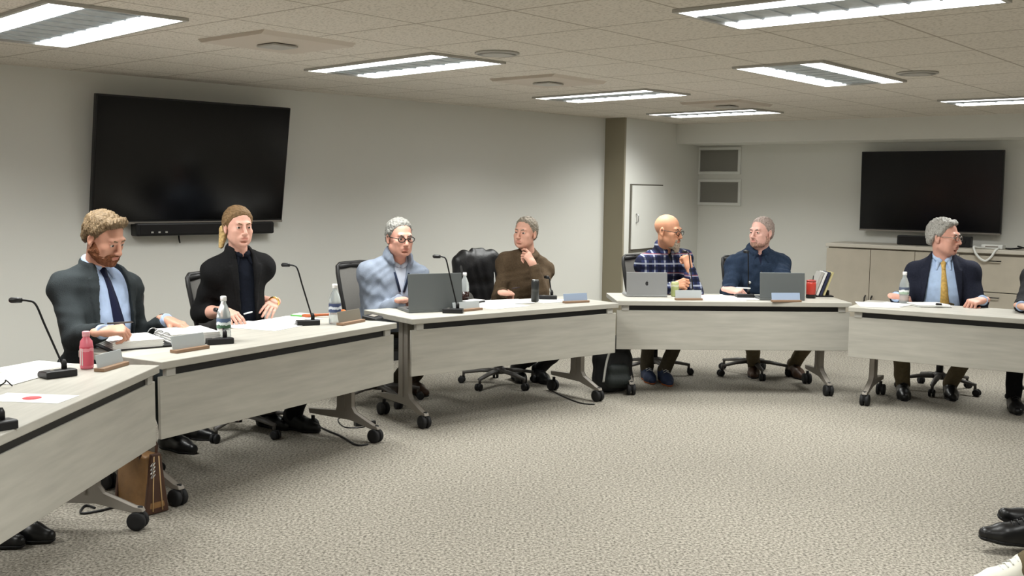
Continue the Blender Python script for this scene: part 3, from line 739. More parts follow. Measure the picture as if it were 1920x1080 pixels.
# white sleeves etc live with the persons
# ------------------------------------------------------------------ smooth implicit surfaces for people and cloth
Z3 = np.array([0, 0, 1.0])
def cap(a, b, ra, rb=None, k=.02, sq=None, s=1):
    return dict(t=0, a=np.asarray(a, float), b=np.asarray(b, float), ra=ra, rb=ra if rb is None else rb, k=k, sq=sq, s=s)
def ell(c, r, M=None, k=.02, s=1):
    return dict(t=1, c=np.asarray(c, float), r=np.asarray(r, float), M=np.eye(3) if M is None else np.asarray(M), k=k, s=s)
def box_of(p, g):
    if p['t'] == 0:
        r = max(p['ra'], p['rb']) + g
        if p['sq'] is not None: r *= max(1, p['sq'][1])
        return np.minimum(p['a'], p['b']) - r, np.maximum(p['a'], p['b']) + r
    h = np.sqrt(((p['M'] * (p['r'][:, None] + g)) ** 2).sum(0)); return p['c'] - h, p['c'] + h
def ev(p, X, Y, Z, g):
    if p['t'] == 0:
        a, b = p['a'], p['b']; ba = b - a; x = X - a[0]; y = Y - a[1]; z = Z - a[2]
        if p['sq'] is not None:
            n, f = p['sq']; q = (x * n[0] + y * n[1] + z * n[2]) * (1 / f - 1); x = x + q * n[0]; y = y + q * n[1]; z = z + q * n[2]
            ba = ba + n * (ba @ n) * (1 / f - 1)
        h = np.clip((x * ba[0] + y * ba[1] + z * ba[2]) / (ba @ ba + 1e-12), 0, 1)
        return np.sqrt((x - ba[0] * h) ** 2 + (y - ba[1] * h) ** 2 + (z - ba[2] * h) ** 2) - (p['ra'] + (p['rb'] - p['ra']) * h) - g
    x = X - p['c'][0]; y = Y - p['c'][1]; z = Z - p['c'][2]; k0 = 0; k1 = 0
    for i in range(3):
        m = p['M'][i]; r = p['r'][i] + g; q = x * m[0] + y * m[1] + z * m[2]; k0 = k0 + (q / r) ** 2; k1 = k1 + (q / r ** 2) ** 2
    k0 = np.sqrt(k0); k1 = np.sqrt(k1) + 1e-9
    return k0 * (k0 - 1) / k1
def smin(a, b, k):
    h = np.clip(.5 + .5 * (b - a) / k, 0, 1); return b * (1 - h) + a * h - k * h * (1 - h)
def field_at(prims, P, g=0.0):
    V = np.full(len(P), 1.0)
    for p in prims:
        d = ev(p, P[:, 0], P[:, 1], P[:, 2], g if p['s'] > 0 else 0)
        V = smin(V, d, p['k']) if p['s'] > 0 else -smin(-V, d, p['k'])
    return V
def wrinkle(seed, amp, wl):
    rnd = np.random.RandomState(seed); A = rnd.normal(size=(5, 3)); A /= np.linalg.norm(A, axis=1)[:, None]; ph = rnd.uniform(0, 6, 5)
    B = rnd.normal(size=(5, 3)); B /= np.linalg.norm(B, axis=1)[:, None]
    def f(P):
        o = 0
        for i in range(5):
            o = o + np.sin((P @ A[i]) * 6.283 / (wl * (.6 + .25 * i)) + ph[i] + 1.6 * np.sin((P @ B[i]) * 6.283 / (wl * 1.7)))
        o = o / 3.0
        return amp * (1 - np.abs(o)) if False else amp * o
    return f
def implicit(prims, cell, g=0.0, clips=(), disp=None, extra=None):
    lo = np.min([box_of(p, g)[0] for p in prims if p['s'] > 0], 0) - 3 * cell; hi = np.max([box_of(p, g)[1] for p in prims if p['s'] > 0], 0) + 3 * cell
    n = np.ceil((hi - lo) / cell).astype(int) + 1
    ax = [lo[i] + cell * np.arange(n[i]) for i in range(3)]
    V = np.full(tuple(n), .2, np.float32)
    for p in prims:
        a, b = box_of(p, g); m = p['k'] + 3 * cell
        i0 = np.clip(np.floor((a - m - lo) / cell).astype(int), 0, n - 1); i1 = np.clip(np.ceil((b + m - lo) / cell).astype(int) + 1, 1, n)
        if (i1 <= i0).any(): continue
        sl = tuple(slice(i0[i], i1[i]) for i in range(3))
        d = ev(p, ax[0][sl[0]][:, None, None], ax[1][sl[1]][None, :, None], ax[2][sl[2]][None, None, :], g if p['s'] > 0 else 0)
        V[sl] = smin(V[sl], d, p['k']) if p['s'] > 0 else -smin(-V[sl], d, p['k'])
    if disp is not None or clips or extra is not None:
        I = np.argwhere(V < .045); P = lo + I * cell; v = V[I[:, 0], I[:, 1], I[:, 2]].astype(float)
        if disp is not None: v = v + disp(P)
        if extra is not None: v = extra(P, v)
        for c in clips: v = np.maximum(v, c(P))
        V[I[:, 0], I[:, 1], I[:, 2]] = v
    # surface nets
    S = V < 0
    cnt = np.zeros(tuple(n - 1), np.int8)
    for i in (0, 1):
        for j in (0, 1):
            for q in (0, 1): cnt += S[i:n[0] - 1 + i, j:n[1] - 1 + j, q:n[2] - 1 + q]
    act = np.argwhere((cnt > 0) & (cnt < 8))
    if len(act) == 0: return np.zeros((0, 3)), np.zeros((0, 4), int)
    idx = np.full(tuple(n - 1), -1, np.int32); idx[act[:, 0], act[:, 1], act[:, 2]] = np.arange(len(act))
    cv = {}
    for i in (0, 1):
        for j in (0, 1):
            for q in (0, 1): cv[(i, j, q)] = V[act[:, 0] + i, act[:, 1] + j, act[:, 2] + q].astype(float)
    acc = np.zeros((len(act), 3)); num = np.zeros(len(act))
    ks = list(cv)
    for a_ in ks:
        for b_ in ks:
            if sum(abs(a_[i] - b_[i]) for i in range(3)) == 1 and a_ < b_:
                va, vb = cv[a_], cv[b_]; m = (va < 0) != (vb < 0)
                t = np.where(m, va / np.where(m, va - vb, 1), 0)
                pt = np.array(a_)[None] + t[:, None] * (np.array(b_) - np.array(a_))[None]
                acc += np.where(m[:, None], pt, 0); num += m
    verts = lo + (act + acc / num[:, None]) * cell
    quads = []
    for axis in range(3):
        o = [i for i in range(3) if i != axis]
        s0 = [slice(1, n[i] - 1) for i in range(3)]; s0[axis] = slice(0, n[axis] - 1); s1 = list(s0); s1[axis] = slice(1, n[axis])
        A = S[tuple(s0)]; B = S[tuple(s1)]; E = np.argwhere(A != B); off = np.array([1, 1, 1]); off[axis] = 0; E = E + off
        fl = S[E[:, 0], E[:, 1], E[:, 2]]
        u = np.zeros(3, int); u[o[0]] = 1; w = np.zeros(3, int); w[o[1]] = 1
        c = [E - u - w, E - w, E, E - u]
        q = np.stack([idx[k[:, 0], k[:, 1], k[:, 2]] for k in c], 1)
        flip = fl if axis != 1 else ~fl
        q = np.where(flip[:, None], q, q[:, ::-1]); quads.append(q)
    Q = np.concatenate(quads); Q = Q[(Q >= 0).all(1)]
    return verts, Q
def relax(v, q, it=2, lam=.5):
    e = np.concatenate([q[:, [0, 1]], q[:, [1, 2]], q[:, [2, 3]], q[:, [3, 0]]]); e = np.concatenate([e, e[:, ::-1]])
    dg = np.bincount(e[:, 0], minlength=len(v))[:, None] + 1e-9
    for _ in range(it):
        a = np.stack([np.bincount(e[:, 0], v[e[:, 1], i], len(v)) for i in range(3)], 1) / dg; v = v + lam * (a - v)
    return v
def add_mesh(name, blocks, mats, parent, minv, matfn=None):
    vs, qs = [], []; o = 0
    for v, q in blocks:
        if len(v) == 0: continue
        vs.append(v); qs.append(q + o); o += len(v)
    v = np.concatenate(vs); q = np.concatenate(qs)
    loc = v @ minv[:3, :3].T + minv[:3, 3]
    me = bpy.data.meshes.new(name); me.vertices.add(len(v)); me.vertices.foreach_set('co', loc.astype(np.float32).ravel())
    me.loops.add(len(q) * 4); me.loops.foreach_set('vertex_index', q.astype(np.int32).ravel())
    me.polygons.add(len(q)); me.polygons.foreach_set('loop_start', (np.arange(len(q)) * 4).astype(np.int32))
    for m in (mats if isinstance(mats, (list, tuple)) else [mats]): me.materials.append(m)
    if matfn is not None: me.polygons.foreach_set('material_index', matfn(v[q].mean(1)).astype(np.int32))
    me.polygons.foreach_set('use_smooth', np.ones(len(q), bool))
    me.update(calc_edges=True); me.validate()
    ob = bpy.data.objects.new(name, me); COL.objects.link(ob); ob.parent = parent
    return ob
def rotv(v, ax, deg):
    a = R(deg); ax = nrmz(ax); return v * math.cos(a) + np.cross(ax, v) * math.sin(a) + ax * (ax @ v) * (1 - math.cos(a))
def ik(S, W, l1, l2, hint):
    d = W - S; L = np.linalg.norm(d)
    if L > .985 * (l1 + l2): k = L / (.985 * (l1 + l2)); l1 *= k; l2 *= k
    x = (L * L + l1 * l1 - l2 * l2) / (2 * L); h = math.sqrt(max(l1 * l1 - x * x, 0)); u = d / L
    hv = np.asarray(hint, float); hv = nrmz(hv - u * (hv @ u)); return S + u * x + hv * h

CURL = dict(rest=((12, 18, 10), (16, 22, 12), (20, 24, 12), (24, 26, 14)), pen=((48, 48, 20), (56, 55, 25), (66, 65, 30), (74, 70, 30)),
            fist=((62, 85, 45), (68, 88, 45), (72, 88, 45), (76, 88, 45)), chin=((22, 38, 22), (52, 70, 35), (62, 78, 40), (68, 80, 40)), typ=((30, 30, 15), (34, 32, 16), (36, 32, 16), (38, 32, 16)))
def hand_prims(W, d, nrm, right, pose, s):
    d = nrmz(d); nrm = nrmz(nrm - d * (nrm @ d)); t = np.cross(d, nrm) * (-1 if right else 1)      # thumb side
    ps = []; mc = []
    for lat, ln in ((.030, .088), (.010, .092), (-.010, .087), (-.028, .079)):
        b = W + d * .012 * s + t * lat * .55 * s; m = W + d * ln * s + t * lat * s; mc.append(m)
        ps.append(cap(b, m, .0135 * s, .0115 * s, .012))
    ps.append(cap(W - d * .03 * s, W + d * .02 * s, .026 * s, .027 * s, .02, sq=(nrm, .72)))
    ps.append(cap(W + d * .03 * s + t * .02 * s - nrm * .008 * s, W + d * .05 * s + t * .022 * s - nrm * .006 * s, .014 * s, .012 * s, .015))
    for i, (m, lens, r) in enumerate(zip(mc, ((.042, .026, .021), (.046, .030, .022), (.042, .028, .021), (.033, .021, .019)), (.0092, .0095, .0090, .0080))):
        p = m; dr = rotv(d, nrm, (4, 1, -2, -6)[i] * (1 if right else -1)); lat = t
        for j in range(3):
            dr = rotv(dr, np.cross(dr, -nrm) if False else np.cross(d, -nrm), CURL[pose][i][j])
            e = p + dr * lens[j] * s
            ps.append(cap(p, e, r * s * (1 - .07 * j), r * s * (.93 - .08 * j), .004)); p = e
    p = W + d * .028 * s + t * .024 * s - nrm * .010 * s
    f = {'rest': .35, 'typ': .4, 'pen': .75, 'fist': .8, 'chin': .6}[pose]
    d1 = nrmz(d * .62 + t * (.72 - .5 * f) - nrm * (.25 + .35 * f)); d2 = nrmz(d * .85 + t * (.25 - .45 * f) - nrm * (.15 + .35 * f)); d3 = nrmz(d * .95 + t * (.05 - .5 * f) - nrm * (.1 + .2 * f))
    for dr, L, r in ((d1, .042, .0125), (d2, .032, .0108), (d3, .026, .0098)):
        e = p + dr * L * s; ps.append(cap(p, e, r * s, r * .9 * s, .008)); p = e
    return ps

def head_prims(Hc, M, h, jaw=1.0, fem=False):
    # M rows: right, forward, up ; h: scale
    def w(x, y, z): return Hc + (M[0] * x + M[1] * y + M[2] * z) * h
    def E(c, r, k, s=1): return ell(w(*c), np.array(r) * h, M, k * h, s)
    def C(a, b, ra, rb, k, s=1): return cap(w(*a), w(*b), ra * h, rb * h, k * h, None, s)
    P = [E((0, -.018, .035), (.075, .096, .084), .01), E((0, .022, -.03), (.062, .066, .082), .03), E((0, .036, -.075), (.049 * jaw, .05, .036), .03),
         E((0, .074, -.096), (.021 * jaw, .018, .017), .022)]
    for s in (-1, 1):
        P += [E((s * .041, .058, -.022), (.022, .02, .018), .02), C((s * .052, .0, -.06), (s * .03, .05, -.088), .018 * jaw, .016 * jaw, .02)]
    for s in (-1, 1): P += [E((s * .034, .046, -.052), (.024, .028, .034), .022)]
    P += [C((-.036, .078, .026), (.036, .078, .026), .011, .011, .014)]
    for s in (-1, 1): P += [E((s * .031, .097, .004), (.019, .016, .0135), .010, -1)]
    for s in (-1, 1):
        P += [E((s * .031, .074, .003), (.0135, .0135, .0135), .002), C((s * .019, .085, .010), (s * .044, .078, .010), .0045, .004, .004), C((s * .021, .083, -.007), (s * .042, .077, -.006), .0035, .003, .004)]
    P += [C((0, .088, .014), (0, .110, -.028), .0075, .0115, .010), E((0, .110, -.032), (.0115, .011, .009), .006)]
    for s in (-1, 1): P += [E((s * .0115, .100, -.035), (.0075, .010, .0075), .005)]
    P += [E((0, .082, -.058), (.028, .016, .02), .014), C((-.019, .092, -.0565), (.019, .092, -.0565), .0055, .0055, .006), C((-.016, .0915, -.0685), (.016, .0915, -.0685), .0065, .0065, .006)]
    P += [C((-.023, .099, -.0625), (.023, .099, -.0625), .0028, .0028, .004, -1), E((0, .086, -.082), (.02, .01, .006), .008, -1)]
    for s in (-1, 1):
        P += [E((s * .078, -.012, -.006), (.008, .018, .03), .006), E((s * .084, -.008, -.004), (.005, .009, .018), .005, -1), E((s * .078, -.004, -.032), (.006, .009, .010), .006)]
    return P, w
SKIN = {}
def skin(name, col):
    a = mat('skin_' + name, col, .5, var=.07, scale=25, spec=.35)
    lip = mat('lips_' + name, (int(col[0] * .94), int(col[1] * .83), int(col[2] * .83)), .5)
    return [a, lip, mat('eye_white', (196, 186, 178), .3), mat('iris', (52, 44, 38), .2)]
def cloth(name, col, var=.12, scale=60, bump=.25, rough=.9, stretch=None, sheen=.0):
    return mat('cloth_' + name, col, rough, var=var, scale=scale, bump=bump, bscale=220, spec=.15, stretch=stretch, sheen=sheen)
def plaid():
    m = bpy.data.materials.new('cloth_plaid'); m.use_nodes = True; nt = m.node_tree; b = nt.nodes['Principled BSDF']; b.inputs['Roughness'].default_value = .9; b.inputs['Specular IOR Level'].default_value = .15
    tc = nt.nodes.new('ShaderNodeTexCoord'); sp = nt.nodes.new('ShaderNodeSeparateXYZ'); nt.links.new(tc.outputs['Object'], sp.inputs[0])
    def band(src, period, off, width):
        def n(op, a, v):
            q = nt.nodes.new('ShaderNodeMath'); q.operation = op; nt.links.new(a, q.inputs[0])
            if v is not None: q.inputs[1].default_value = v
            return q.outputs[0]
        x = n('ADD', src, 10 + off); x = n('DIVIDE', x, period); x = n('FRACT', x, None); return n('LESS_THAN', x, width)
    def mix(fac, prev, col, k):
        q = nt.nodes.new('ShaderNodeMixRGB'); ml = nt.nodes.new('ShaderNodeMath'); ml.operation = 'MULTIPLY'; nt.links.new(fac, ml.inputs[0]); ml.inputs[1].default_value = k
        nt.links.new(ml.outputs[0], q.inputs[0]); nt.links.new(prev, q.inputs[1]); q.inputs[2].default_value = srgb(col); return q.outputs[0]
    rgb = nt.nodes.new('ShaderNodeRGB'); rgb.outputs[0].default_value = srgb((44, 50, 84)); c = rgb.outputs[0]
    for ax in ('X', 'Z'):
        c = mix(band(sp.outputs[ax], .078, 0, .34), c, (22, 25, 42), .8)
        c = mix(band(sp.outputs[ax], .078, .036, .17), c, (176, 182, 196), .62)
    c = mix(band(sp.outputs['Z'], .156, .03, .05), c, (120, 40, 52), .8)
    nt.links.new(c, b.inputs['Base Color']); return m

def person(label, fwd, pel, crown, s=1.05, hs=1.05, look=None, pitch=0, roll=0, g=1.0, nb=(0, -.035, -.150), sw=1.0, R_=None, L_=None, feet=None, skin_c=(205, 160, 138), jaw=1.0,
           trousers=None, shoes=None, outfit=None, hair=None, beard=None, glasses=None, seat_z=.578, collar=None, knees_out=1.0):
    F = np.array([math.cos(fwd), math.sin(fwd), 0]); RT = np.array([F[1], -F[0], 0])
    P0 = np.array([pel[0], pel[1], seat_z]); crown = np.asarray(crown, float)
    root = thing('person', (pel[0], pel[1], 0), fwd - V90, label, 'person')
    mw = np.array(Matrix.Translation((pel[0], pel[1], 0)) @ Matrix.Rotation(fwd - V90, 4, 'Z')); mi = np.linalg.inv(mw)
    # head frame
    lk = nrmz(np.array([look[0], look[1], 0]) if look is not None else F); hr = np.array([lk[1], -lk[0], 0])
    hf = lk * math.cos(R(pitch)) + Z3 * math.sin(R(pitch)); hu = np.cross(hr, hf)
    if roll: hr = rotv(hr, hf, roll); hu = rotv(hu, hf, roll)
    HM = np.stack([hr, hf, hu]); Hc = crown - hu * .119 * hs
    N = Hc + RT * nb[0] * s + F * (nb[1] + .06 * math.sin(R(min(pitch, 0)))) * s + Z3 * nb[2] * s
    U = nrmz(N - P0); TF = nrmz(F - U * (F @ U)); TR = np.cross(TF, U)
    TM = np.stack([TR, TF, U])
    def tw(x, y, z): return N + (TR * x + TF * y + U * z) * s
    torso = [ell(tw(0, .012, -.20), np.array([.158 * g, .112 * g, .19]) * s, TM, .05), ell(tw(0, -.022, -.10), np.array([.14, .08, .10]) * s, TM, .05),
             ell(P0 + U * .18 * s + TF * .025 * s * g, np.array([.150 * g, .122 * g, .17]) * s, TM, .06), ell(P0 + Z3 * .02, np.array([.172 * g, .135, .11]) * s, np.stack([RT, F, Z3]), .05)]
    SH = {}
    for sd in (-1, 1):
        S = tw(sd * .160 * sw, .0, -.108); SH[sd] = S
        torso += [cap(tw(sd * .025, -.012, -.024), S, .048 * s, .052 * s, .05), ell(S, np.array([.050, .054, .054]) * s, TM, .05)]
    torso.append(cap(SH[-1], SH[1], .058 * s, .058 * s, .06))
    arms = {}; hands = []
    for sd, h in ((1, R_), (-1, L_)):
        if h is None: h = dict(w=P0 + F * .25 + RT * sd * .10 + Z3 * .095, d=F - Z3 * .35, n=Z3, pose='rest', hint=RT * sd * .5 - Z3 * .6 - F * .3)
        W = np.asarray(h['w'], float); E = ik(SH[sd], W, .285 * s, .255 * s, h.get('hint', RT * sd * .16 - Z3 * 1.0 - F * .25)) if 'elbow' not in h else np.asarray(h['elbow'], float)
        arms[sd] = (SH[sd], E, W, h)
        hands.append(hand_prims(W, np.asarray(h['d'], float), np.asarray(h['n'], float), sd == 1, h['pose'], s * 1.02))
    def arm_prims(k0=1.0, end=None):
        o = []
        for sd in (-1, 1):
            S, E, W, h = arms[sd]
            o += [cap(S, E, .055 * s * k0, .046 * s * k0, .03), cap(E, W if end is None else E + (W - E) * end.get(sd, 1.0), .046 * s * k0, .034 * s * k0, .03)]
        return o
    legs = []; shn = []; ank = {}
    for sd in (-1, 1):
        hip = P0 + RT * sd * .085 * s - Z3 * .01
        if feet is None: A = P0 + F * .45 + RT * sd * .12; A[2] = .085; ff = F; fu = Z3
        else:
            q = feet[sd]; A = np.asarray(q[0], float); ff = nrmz(q[1]); fu = nrmz(q[2]) if len(q) > 2 else Z3
        K = ik(hip, A, .43 * s, .425 * s, F * .5 + Z3 * 1.0 + RT * sd * .25 * knees_out)
        legs += [cap(hip, K, .080 * s * min(g, 1.1), .060 * s, .04), cap(K, A + (K - A) * .03, .058 * s, .050 * s, .03)]; shn.append((K, A)); ank[sd] = (A, ff, fu, K)
    # ---- body: head, neck, hands, limbs
    hp, hw_ = head_prims(Hc, HM, hs, jaw)
    neck = [cap(N - U * .03 * s, Hc - hu * .055 * hs - hf * .018 * hs, .058 * s * (.86 + .14 * jaw), .054 * s * (.86 + .14 * jaw), .025)]
    blocks = [implicit(hp + neck, .0036 * hs)]
    blocks[0] = (relax(*blocks[0], 1, .4), blocks[0][1])
    blocks.append(implicit(torso + arm_prims(.8) + neck + [cap(p['a'], p['b'], p['ra'] * .75, p['rb'] * .75, p['k']) for p in legs], .011, g=-.016))
    for hpz in hands: blocks.append(implicit(hpz, .0032))
    bare = {}
    for sd in (-1, 1):
        S, E, W, h = arms[sd]
        if h.get('bare'): blocks.append(implicit([cap(E, E + (W - E) * .5, .040 * s, .038 * s, .02), cap(E + (W - E) * .5, W + nrmz(W - E) * .01, .036 * s, .026 * s, .02)], .005))
    ews = [hw_(sx * .031, .074, .003) for sx in (-1, 1)]; irs = [e + (hf * .0130) * hs for e in ews]
    def body_mat(c):
        q = (c - Hc) @ HM.T / hs; m = np.zeros(len(c), int)
        m[(np.abs(q[:, 2] + .0625) < .0105 * (1 - (q[:, 0] / .023) ** 2)) & (q[:, 1] > .088)] = 1
        for e, i in zip(ews, irs):
            a = (np.linalg.norm(c - e, axis=1) < .0142 * hs) & (((c - e) @ hf) > .007 * hs) & (np.abs((c - e) @ hu) < .0058 * hs); m[a] = 2
            m[a & (np.linalg.norm(c - i, axis=1) < .0068 * hs)] = 3
        return m
    add_mesh('body', blocks, skin(str(abs(hash(skin_c)) % 1000) if False else '%d_%d_%d' % skin_c, skin_c), root, mi, body_mat)
    # ---- eyebrows are part of the hair
    def brows(): return [cap(hw_(sx * .016, .091, .0235), hw_(sx * .032, .089, .028), .0032 * hs, .0034 * hs, .004) for sx in (-1, 1)] + [cap(hw_(sx * .032, .089, .028), hw_(sx * .046, .079, .024), .0034 * hs, .002 * hs, .004) for sx in (-1, 1)]
    if hair:
        ys, zs = hair['line']; th = hair.get('th', .011); wv = wrinkle(hair.get('seed', 1), hair.get('amp', .004) * hs, hair.get('wl', .03)); wl_ = wrinkle(hair.get('seed', 1) + 50, .004 * hs, .02)
        def q_(P): return (P - Hc) @ HM.T / hs
        def hfade(P):
            c = hclip(P); return wv(P) * np.clip(-c / .02, 0, 1) + th * hs * .85 * np.clip(1 + c / .022, 0, 1)
        def hclip(P):
            q = q_(P); return (np.interp(q[:, 1], ys, zs) + .02 * np.minimum(1, np.abs(q[:, 0]) / .075) ** 2 * hair.get('side', 0) - q[:, 2]) * hs * .8 + wl_(P)
        hpz = [ell(hw_(0, -.018, .035), np.array([.075, .096, .084]) * hs, HM, .01), ell(hw_(0, -.03, -.01), np.array([.068, .075, .075]) * hs, HM, .02)]
        hb = [implicit(hpz, .004, g=th * hs, clips=[hclip], disp=hfade)]
        if hair.get('tail'): add_mesh('ponytail', [implicit([cap(hw_(*a), hw_(*b), ra * hs, rb * hs, .015) for a, b, ra, rb in hair['tail']], .004, disp=wv)], mat('blonde_hair', (196, 166, 112), .55, var=.3, scale=90, bump=.6, bscale=140, spec=.3), root, mi)['label'] = 'blonde ponytail'
        if hair.get('extra'): hb.append(implicit([cap(hw_(*a), hw_(*b), ra * hs, rb * hs, .015) for a, b, ra, rb in hair['extra']], .004, disp=wv))
        if hair.get('brows', True): hb.append(implicit(brows(), .0025))
        add_mesh('hair', hb, mat('hair_%d_%d_%d' % hair['col'], hair['col'], .6, var=.35, scale=90, bump=.6, bscale=140, spec=.3), root, mi)
    else:
        add_mesh('eyebrows', [implicit(brows(), .0025)], mat('brow_hair', (112, 84, 70), .7), root, mi)
    if beard:
        wv = wrinkle(5, .0022 * hs, .018)
        bw = beard.get('xw', .2); by, bz = beard.get('line', ([-.03, -.0, .03, .06, .1, .14], [-.2, -.005, -.03, -.05, -.041, -.041]))
        def bclip(P):
            q = (P - Hc) @ HM.T / hs
            a = q[:, 2] - np.interp(q[:, 1], by, bz); b = np.abs(q[:, 0]) - bw
            mo = .011 - np.sqrt((np.maximum(np.abs(q[:, 0]) - .013, 0)) ** 2 + (q[:, 2] + .0625) ** 2); mo = np.where(q[:, 1] > .08, mo, -1)
            return np.maximum(np.maximum(a, b), mo) * hs * .8
        bp_ = [ell(hw_(0, .036, -.075), np.array([.049 * jaw, .05, .036]) * hs, HM, .02), ell(hw_(0, .022, -.03), np.array([.062, .066, .082]) * hs, HM, .02), ell(hw_(0, .074, -.096), np.array([.021 * jaw, .018, .017]) * hs, HM, .02), ell(hw_(0, .082, -.058), np.array([.028, .016, .02]) * hs, HM, .012)]
        for sd in (-1, 1): bp_.append(cap(hw_(sd * .052, .0, -.06), hw_(sd * .03, .05, -.088), .018 * jaw * hs, .016 * jaw * hs, .02))
        if beard.get('long'): bp_.append(cap(hw_(0, .08, -.10), hw_(0, .09, -.10 - beard['long']), .02 * hs, .012 * hs, .02))
        add_mesh('beard', [implicit(bp_, .0036, g=beard.get('th', .007) * hs, clips=[bclip], disp=wv)], mat('beard_%d_%d_%d' % beard['col'], beard['col'], .75, var=.3, scale=110, bump=.6, bscale=160, spec=.2), root, mi)
    ml = lambda p: tuple(mi[:3, :3] @ np.asarray(p) + mi[:3, 3])
    if glasses:
        mb = MB(); ln = []
        for sx in (-1, 1):
            rim = [ml(hw_(sx * .033 + .0235 * math.cos(a) * (1 if abs(math.cos(a)) < .9 else .98), .105 - .006 * abs(sx * .033 + .0235 * math.cos(a)) / .06, .001 + .0165 * math.sin(a))) for a in np.linspace(0, 2 * math.pi, 22)[:-1]]
            mb.tube(rim, glasses['r'] * hs, 6, closed=True); ln.append(rim)
            mb.tube([ml(hw_(sx * .057, .099, .006)), ml(hw_(sx * .074, .04, .006)), ml(hw_(sx * .081, -.01, .006)), ml(hw_(sx * .079, -.03, -.014))], glasses['r'] * .9 * hs, 6)
        mb.tube([ml(hw_(-.010, .105, .004)), ml(hw_(0, .109, .007)), ml(hw_(.010, .105, .004))], glasses['r'] * hs, 6)
        gl = mb.build('glasses', glasses['m'], root)
        for rim in ln:
            mb = MB(); mb._add(rim, [tuple(range(len(rim)))]); mb.build('lens', mat('lens_glass', (240, 244, 246), .05, trans=1.0, ior=1.02, spec=.3), gl)
    # ---- trousers and shoes
    tclips = [lambda P: (P[:, 2] - (P0[2] + .16)) ]
    for sd in (-1, 1):
        A, ff, fu, K = ank[sd]; ax = nrmz(A - K)
        tclips.append(lambda P, A=A, ax=ax: np.where(np.linalg.norm(P - A, axis=1) < .11, (P - A) @ ax - .012, -1.0))
    add_mesh('trousers', [(lambda vq: (relax(*vq, 1), vq[1]))(implicit([torso[3], torso[2]] + legs, .0085, clips=tclips, disp=wrinkle(11, .005, .11)))], trousers, root, mi)
    for sd in (-1, 1):
        A, ff, fu, K = ank[sd]; ff = nrmz(ff - fu * (ff @ fu)); fr = np.cross(ff, fu)
        f = lambda x, y, z: A + (ff * x + fr * y + fu * z) * s
        sp = [cap(f(-.045, 0, -.045), f(.12, 0, -.048), .034 * s, .041 * s, .03), cap(f(.12, 0, -.048), f(.185, 0, -.052), .04 * s, .028 * s, .03), cap(f(-.01, 0, .005), f(.10, 0, -.035), .042 * s, .036 * s, .03), cap(f(-.02, 0, -.05), f(-.015, 0, .02), .036 * s, .043 * s, .02)]
        cl = [lambda P: -((P - A) @ fu) - .081 * s]
        o = add_mesh('shoe', [implicit(sp, .006, clips=cl)], shoes[0], root, mi)
        add_mesh('sole', [implicit(sp, .006, g=.004, clips=[lambda P: -((P - A) @ fu) - .083 * s, lambda P: ((P - A) @ fu) + .066 * s])], shoes[1], o, mi)
        mb = MB()
        for k in range(4):
            x = .02 + k * .022; zz = .043 - .011 * k
            mb.tube([ml(f(x, -.022, zz - .006)), ml(f(x, 0, zz + .006)), ml(f(x, .022, zz - .006))], .0035, 6)
        mb.build('laces', shoes[2], o)
    # ---- clothes on the torso
    def front(x, z, g_=0.0, prims=None, lim=.30):
        ts = np.linspace(lim, -.05, 180); P = np.array([tw(x, 0, z) + TF * t for t in ts]); v = field_at(prims or torso, P, g_)
        i = np.argmax(v < 0) if (v < 0).any() else len(ts) - 1; return P[i]
    def cuffclips(ext=0.0, ends=None):
        o = []
        for sd in (-1, 1):
            S, E, W, h = arms[sd]; d = nrmz(W - E); Wc = (W if ends is None else E + (W - E) * ends.get(sd, 1.0)) + d * ext
            o.append(lambda P, Wc=Wc, d=d: np.where(np.linalg.norm(P - Wc, axis=1) < .085, (P - Wc) @ d, -1.0))
        return o
    def ring(r, z0, fz, tube, n=18, gap=0.0, y0=.004, ry=1.08):
        pts = []
        for k in range(n + 1):
            a = math.pi / 2 + gap + (2 * math.pi - 2 * gap) * k / n
            pts.append(tw(r * math.cos(a), y0 + r * ry * math.sin(a), z0 + fz * math.sin(a)))
        return [cap(pts[i], pts[i + 1], tube * s, tube * s, .006) for i in range(n)]
    A = dict(F=F, RT=RT, U=U, TF=TF, TR=TR, N=N, s=s, tw=tw, torso=torso, arm_prims=arm_prims, arms=arms, front=front, cuffclips=cuffclips, ring=ring, root=root, mi=mi, ml=ml, P0=P0, hw=hw_)
    outfit(A)
    return root
def tbox(A, P):
    q = (P - A['N']) / A['s']; return q @ A['TR'], q @ A['TF'], q @ A['U']
def vee(A, zs, hws, xo=0.0):
    def f(P):
        x, y, z = tbox(A, P); hw = np.interp(z, zs, hws); return np.where(y > -.005, hw - np.abs(x - xo), -1.0) * A['s'] * .9
    return f
def rx_(vq, n=1): return (relax(*vq, n), vq[1])
